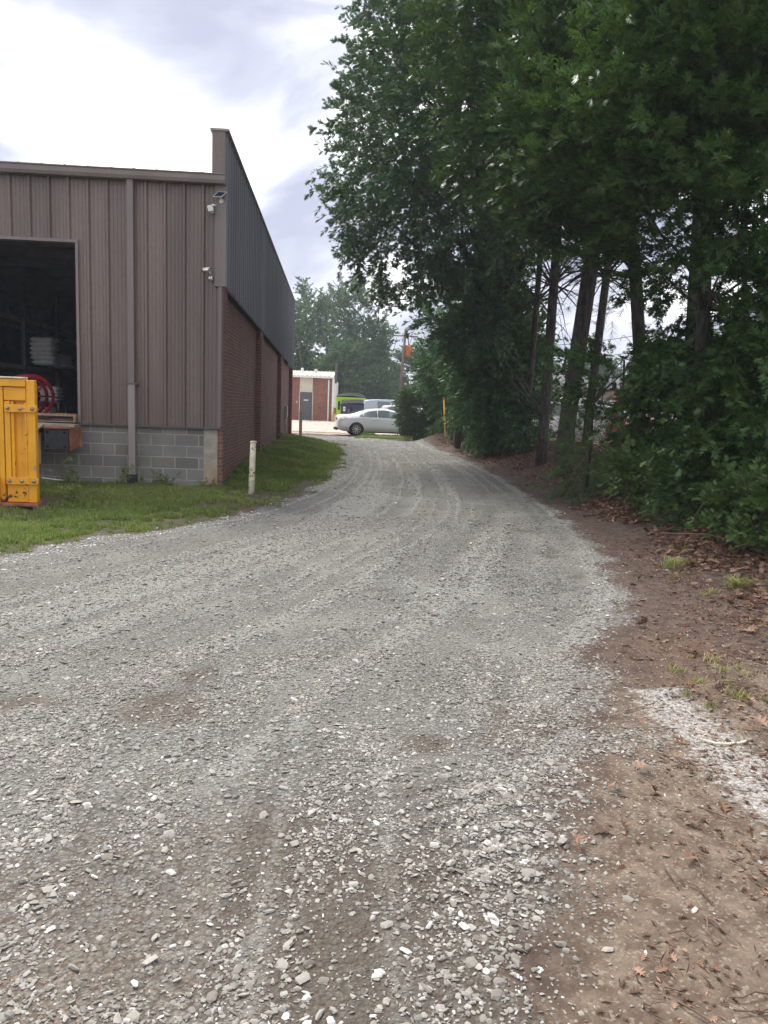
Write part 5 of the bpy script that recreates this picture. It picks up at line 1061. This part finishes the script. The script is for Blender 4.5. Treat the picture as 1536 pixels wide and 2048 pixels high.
def turf(name, P, mat, smin, smax, seed, label, tintamp=.4, smul=None):
    r_ = np.random.RandomState(seed); n = len(P); k = r_.randint(0, 6, n); Vs, Fs, Ts = [], [], []; off = 0
    for j, (tv, tf, tt) in enumerate(BL):
        m = np.where(k == j)[0]
        if not len(m): continue
        a = r_.rand(len(m)) * 6.283; s = r_.uniform(smin, smax, len(m)) * (1 if smul is None else smul[m]); ca, sa_ = np.cos(a), np.sin(a)
        x = tv[:, 0][None] * ca[:, None] - tv[:, 1][None] * sa_[:, None]; y = tv[:, 0][None] * sa_[:, None] + tv[:, 1][None] * ca[:, None]; z = np.repeat(tv[:, 2][None], len(m), 0)
        vv = np.stack([x, y, z], -1) * s[:, None, None] + P[m][:, None]; low_ = (fbm(P[m][:, 0], P[m][:, 1], 1.2, 3) - .5) * 1.1
        Vs.append(vv.reshape(-1, 3)); Fs.append((tf[None] + (np.arange(len(m)) * len(tv))[:, None, None] + off).reshape(-1, 3)); Ts.append(np.clip(tt[None] * .7 + .15 + low_[:, None] + ((r_.rand(len(m)) - .5) * tintamp)[:, None], .02, 1).ravel()); off += len(m) * len(tv)
    o = npmesh(name, np.vstack(Vs), np.vstack(Fs), mat, np.concatenate(Ts)); return tag(o, label, 'grass', kind='stuff')
def gprob(x, y):
    g = zones(x, y)[2]; d = xl(y) - x
    bare = ss(.62, .5, fbm(x, y, 1.9, 6)); inside_ = (x > -2.12) | (y < WY - .02); inside_ &= ~((x < -3.9) & (y > 10.4) & (y < 11.8))
    return .8 * g * (.10 + .90 * ss(.05, 1.1, d + (fbm(x, y, 2.5, 1) - .5))) * (.10 + .90 * bare) * inside_ * (x > -.66 * y - .4)
Pg = ground_pts(46000, -6.6, 0.6, 6.6, 14.2, gprob); Pg2 = ground_pts(34000, -2.12, .9, 13.6, 38.5, gprob); Pg3 = ground_pts(4000, .8, 7, 37, 45, lambda x, y: zones(x, y)[2])
Pa = np.vstack([Pg, Pg2, Pg3]); turf('grass', Pa, M_grass, .55, 1.15, 1, 'short green grass growing between the warehouse and the gravel', smul=np.concatenate([np.full(len(Pg), .8), np.full(len(Pg2), 1.25), np.full(len(Pg3), 1.6)]))
Pd = ground_pts(1000, .6, 4.2, 1.5, 9, lambda x, y: ss(.2, .8, x - xr(y)) * ss(.52, .72, fbm(x, y, 1.6, 33)) * .7); turf('sparse_grass', Pd, M_dry, .35, .8, 2, 'sparse dry grass on the bare soil of the right verge')
# grass tufts
def tuft(x, y, label, n, L, lean, seed):
    r_ = np.random.RandomState(seed); v = []; f = []; tt = []; z = at_ground(x, y)
    for k in range(n):
        a = r_.rand() * 6.283; px_, py_ = r_.normal(size=2) * .03; dx, dy = math.cos(a) * .5 + lean[0], math.sin(a) * .4 + lean[1]; l_ = L * r_.uniform(.5, 1.1); w_ = .003; b0 = len(v); q = []
        for s_ in (0, .35, .7, 1): q.append((px_ + dx * l_ * s_ ** 1.4, py_ + dy * l_ * s_ ** 1.4, l_ * (.62 * s_ - .38 * s_ ** 2)))
        for i_, p_ in enumerate(q[:-1]): v += [(p_[0] - w_, p_[1], p_[2]), (p_[0] + w_, p_[1], p_[2])]
        v.append(q[-1]); f += [(b0, b0 + 1, b0 + 3), (b0, b0 + 3, b0 + 2), (b0 + 2, b0 + 3, b0 + 5), (b0 + 2, b0 + 5, b0 + 4), (b0 + 4, b0 + 5, b0 + 6)]; tt += [r_.uniform(.2, .9)] * 7
    o = npmesh('grass_tuft', np.array(v), np.array(f), M_dry, np.array(tt)); o.location = (x, y, z); tag(o, label, 'grass tuft', 'grass tufts on the dark verge')
tuft(3.35, 7.35, 'small upright green grass tuft on dark soil, farther from the camera', 90, .36, (.45, .1), 1)
tuft(3.52, 6.35, 'wider yellowish grass tuft spreading on dark soil, nearer the camera', 130, .40, (.1, -.1), 2)
tuft(3.2, 6.9, 'thin flattened grass tuft between the two larger tufts', 30, .16, (.7, -.2), 3)
# weeds along the block wall
GWd = 'weeds along the block wall'
for i, (x, y, h_, n, lab) in enumerate(((-4.55, 13.2, .42, 26, 'tallest weed beneath the dock bumper'), (-3.62, 13.3, .30, 20, 'weed climbing round the downspout foot'), (-2.95, 13.35, .22, 18, 'low leafy weed between downspout and concrete pier'), (-3.72, 10.9, .35, 20, 'ferny weed right behind the yellow compactor'), (-2.2, 13.3, .16, 12, 'small weed at foot of the concrete pier'), (-1.72, 14.3, .20, 20, 'leafy weed against the brick corner'), (-1.85, 19.6, .25, 16, 'dark weed before the second brick pilaster'), (-1.9, 26.5, .35, 18, 'dark weed before the third brick pilaster'), (-3.2, 13.4, .15, 10, 'tiny weed near the middle of the block wall'))):
    z = at_ground(x, y); w_ = thing('weed_plant', (x, y, z), lab, 'weed', GWd); r_ = np.random.RandomState(i); P_w = np.stack([r_.normal(size=n) * .08, r_.normal(size=n) * .06, r_.uniform(.02, h_, n)], 1)
    scatter('leaves', P_w, r_.normal(size=(n, 3)) + [0, 0, .8], [spray(400 + j, leaf_simple(), 10, .12, .055, 1, .2, .6) for j in range(3)], M_grass, w_, .7, 1.2, i)
    mb = MB(); 
    for k in range(5): a = P_w[k]; mb.tube([(0, 0, -.02), (a[0] * .5, a[1] * .5, a[2] * .6), tuple(a)], [.004, .003, .002], 4, cap=False)
    mb.build('stem', M_twig, w_, recalc=False)
# dead leaves
LT = []
for i in range(6):
    v, f = leaf_oak(); r_ = np.random.RandomState(500 + i); v = v.copy(); v[:, 1] -= .5; v[:, 2] += .9 * r_.uniform(.2, 1) * v[:, 0] ** 2 * r_.choice([-1, 1]) + .5 * r_.uniform(0, 1) * v[:, 1] ** 2; LT.append((v, f, np.full(len(v), .5)))
def lprob(x, y):
    d = x - xr(y); near = np.interp(y, [1, 4, 6, 8, 10, 14, 34], [1.2, 1.7, 1.0, .75, .65, .4, .3]); m = ss(near - .25, near + .5, d + (fbm(x, y, 1.3, 19) - .5) * 1.3)
    return np.clip(m * (.35 + .9 * ss(.35, .6, fbm(x, y, 2.1, 23))) + .012 * (d > 0) * (y < 8), 0, 1) * (x < xr(y) + 5) * (y < 36)
PL = ground_pts(80000, .8, 8, 1.5, 13, lprob); PL2 = ground_pts(26000, 3.5, 8, 13, 35, lprob)
P = np.vstack([PL, PL2]); P[:, 2] += rng.uniform(.0, .035, len(P)); D = np.stack([rng.normal(size=len(P)), rng.normal(size=len(P)), rng.normal(size=len(P)) * .35], 1)
V2 = scatter('leaf_litter', P, D, [(v * .085, f, t_) for v, f, t_ in LT], M_litter, None, .6, 1.25, 9, 1.3, .72); tag(V2, 'brown fallen leaves covering the bank under the trees', 'fallen leaves', kind='stuff')
PC = ground_pts(75000, .5, 6, 1.4, 9, lambda x, y: ss(.0, .5, x - xr(y)) * (.25 + .75 * ss(.4, .6, fbm(x, y, 3.5, 29)))); PC[:, 2] += .003
DC = np.stack([rng.normal(size=len(PC)), rng.normal(size=len(PC)), rng.normal(size=len(PC)) * .25], 1)
V2 = scatter('plant_debris', PC, DC, [(leaf_simple()[0] * [.6, 1, 1] * .022, leaf_simple()[1], np.full(4, .5)), (leaf_simple()[0] * [.18, 1, 1] * .035, leaf_simple()[1], np.full(4, .5)), (LT[0][0] * .03, LT[0][1], LT[0][2])], M_litter, None, .5, 1.5, 19, 1.5, .6); tag(V2, 'small bark and leaf crumbs strewn over the bare verge', 'debris', kind='stuff')
# twigs
mb = MB(); rn = random.Random(12)
for k in range(420):
    if k < 160: y = rn.uniform(1.7, 5); x = float(xr(y)) + rn.uniform(.25, 1.9)
    else: y = rn.uniform(5, 13); x = float(xr(y)) + rn.uniform(.6, 2.6)
    a = rn.uniform(0, 6.28); L_ = rn.uniform(.04, .16) * (1.8 if k % 9 == 0 else 1); pts = []
    for s_ in range(4): xx_, yy_ = x + math.cos(a) * L_ * s_ / 3 + rn.uniform(-.012, .012), y + math.sin(a) * L_ * s_ / 3 + rn.uniform(-.012, .012); pts.append((xx_, yy_, at_ground(xx_, yy_) + .006 + rn.uniform(0, .012)))
    mb.tube(pts, [.0028, .0026, .002, .0012], 5, cap=False)
o = mb.build('fallen_twigs', M_twig, None, recalc=False); tag(o, 'thin fallen twigs scattered on the right verge', 'twigs', kind='stuff')
# arching bramble stems at the right
GB = 'arching bare stems at the right bank'
for (pts, lab) in (([(4.05, 8.5, .25), (4.2, 8.4, .62), (4.45, 8.2, .68), (4.7, 7.9, .45), (4.85, 7.7, .2)], 'long bare stem arching over the lowest shrub'), ([(4.15, 7.6, .2), (4.35, 7.3, .35), (4.6, 7.1, .22)], 'short bare stem bent across the litter in front of the shrub'), ([(3.7, 8.4, .2), (4.0, 7.9, .28), (4.4, 7.5, .2)], 'thin bare stem lying on the litter, lowest of the stems')):
    o = MB().tube(pts, [.009, .008, .007, .006, .004][:len(pts)], 6).build('bare_stem', M_twig); tag(o, lab, 'stem', GB)

# ------------------------------------------------------------------ thin haze volume, added to veil and lift the dark tones
hm = bpy.data.materials.new('haze'); hm.use_nodes = True; hm.node_tree.nodes.clear()
ho = hm.node_tree.nodes.new('ShaderNodeOutputMaterial'); hv = hm.node_tree.nodes.new('ShaderNodeVolumePrincipled'); hm.node_tree.links.new(hv.outputs[0], ho.inputs['Volume'])
hv.inputs['Density'].default_value = 0.0010; hv.inputs['Color'].default_value = (0.82, 0.88, 1.0, 1); hv.inputs['Anisotropy'].default_value = 0.3
o = MB().box(-405, 905, -405, 905, -2.5, 22).build('haze', hm); tag(o, 'thin bluish haze volume added over the yard to lift dark tones', 'haze', kind='stuff')
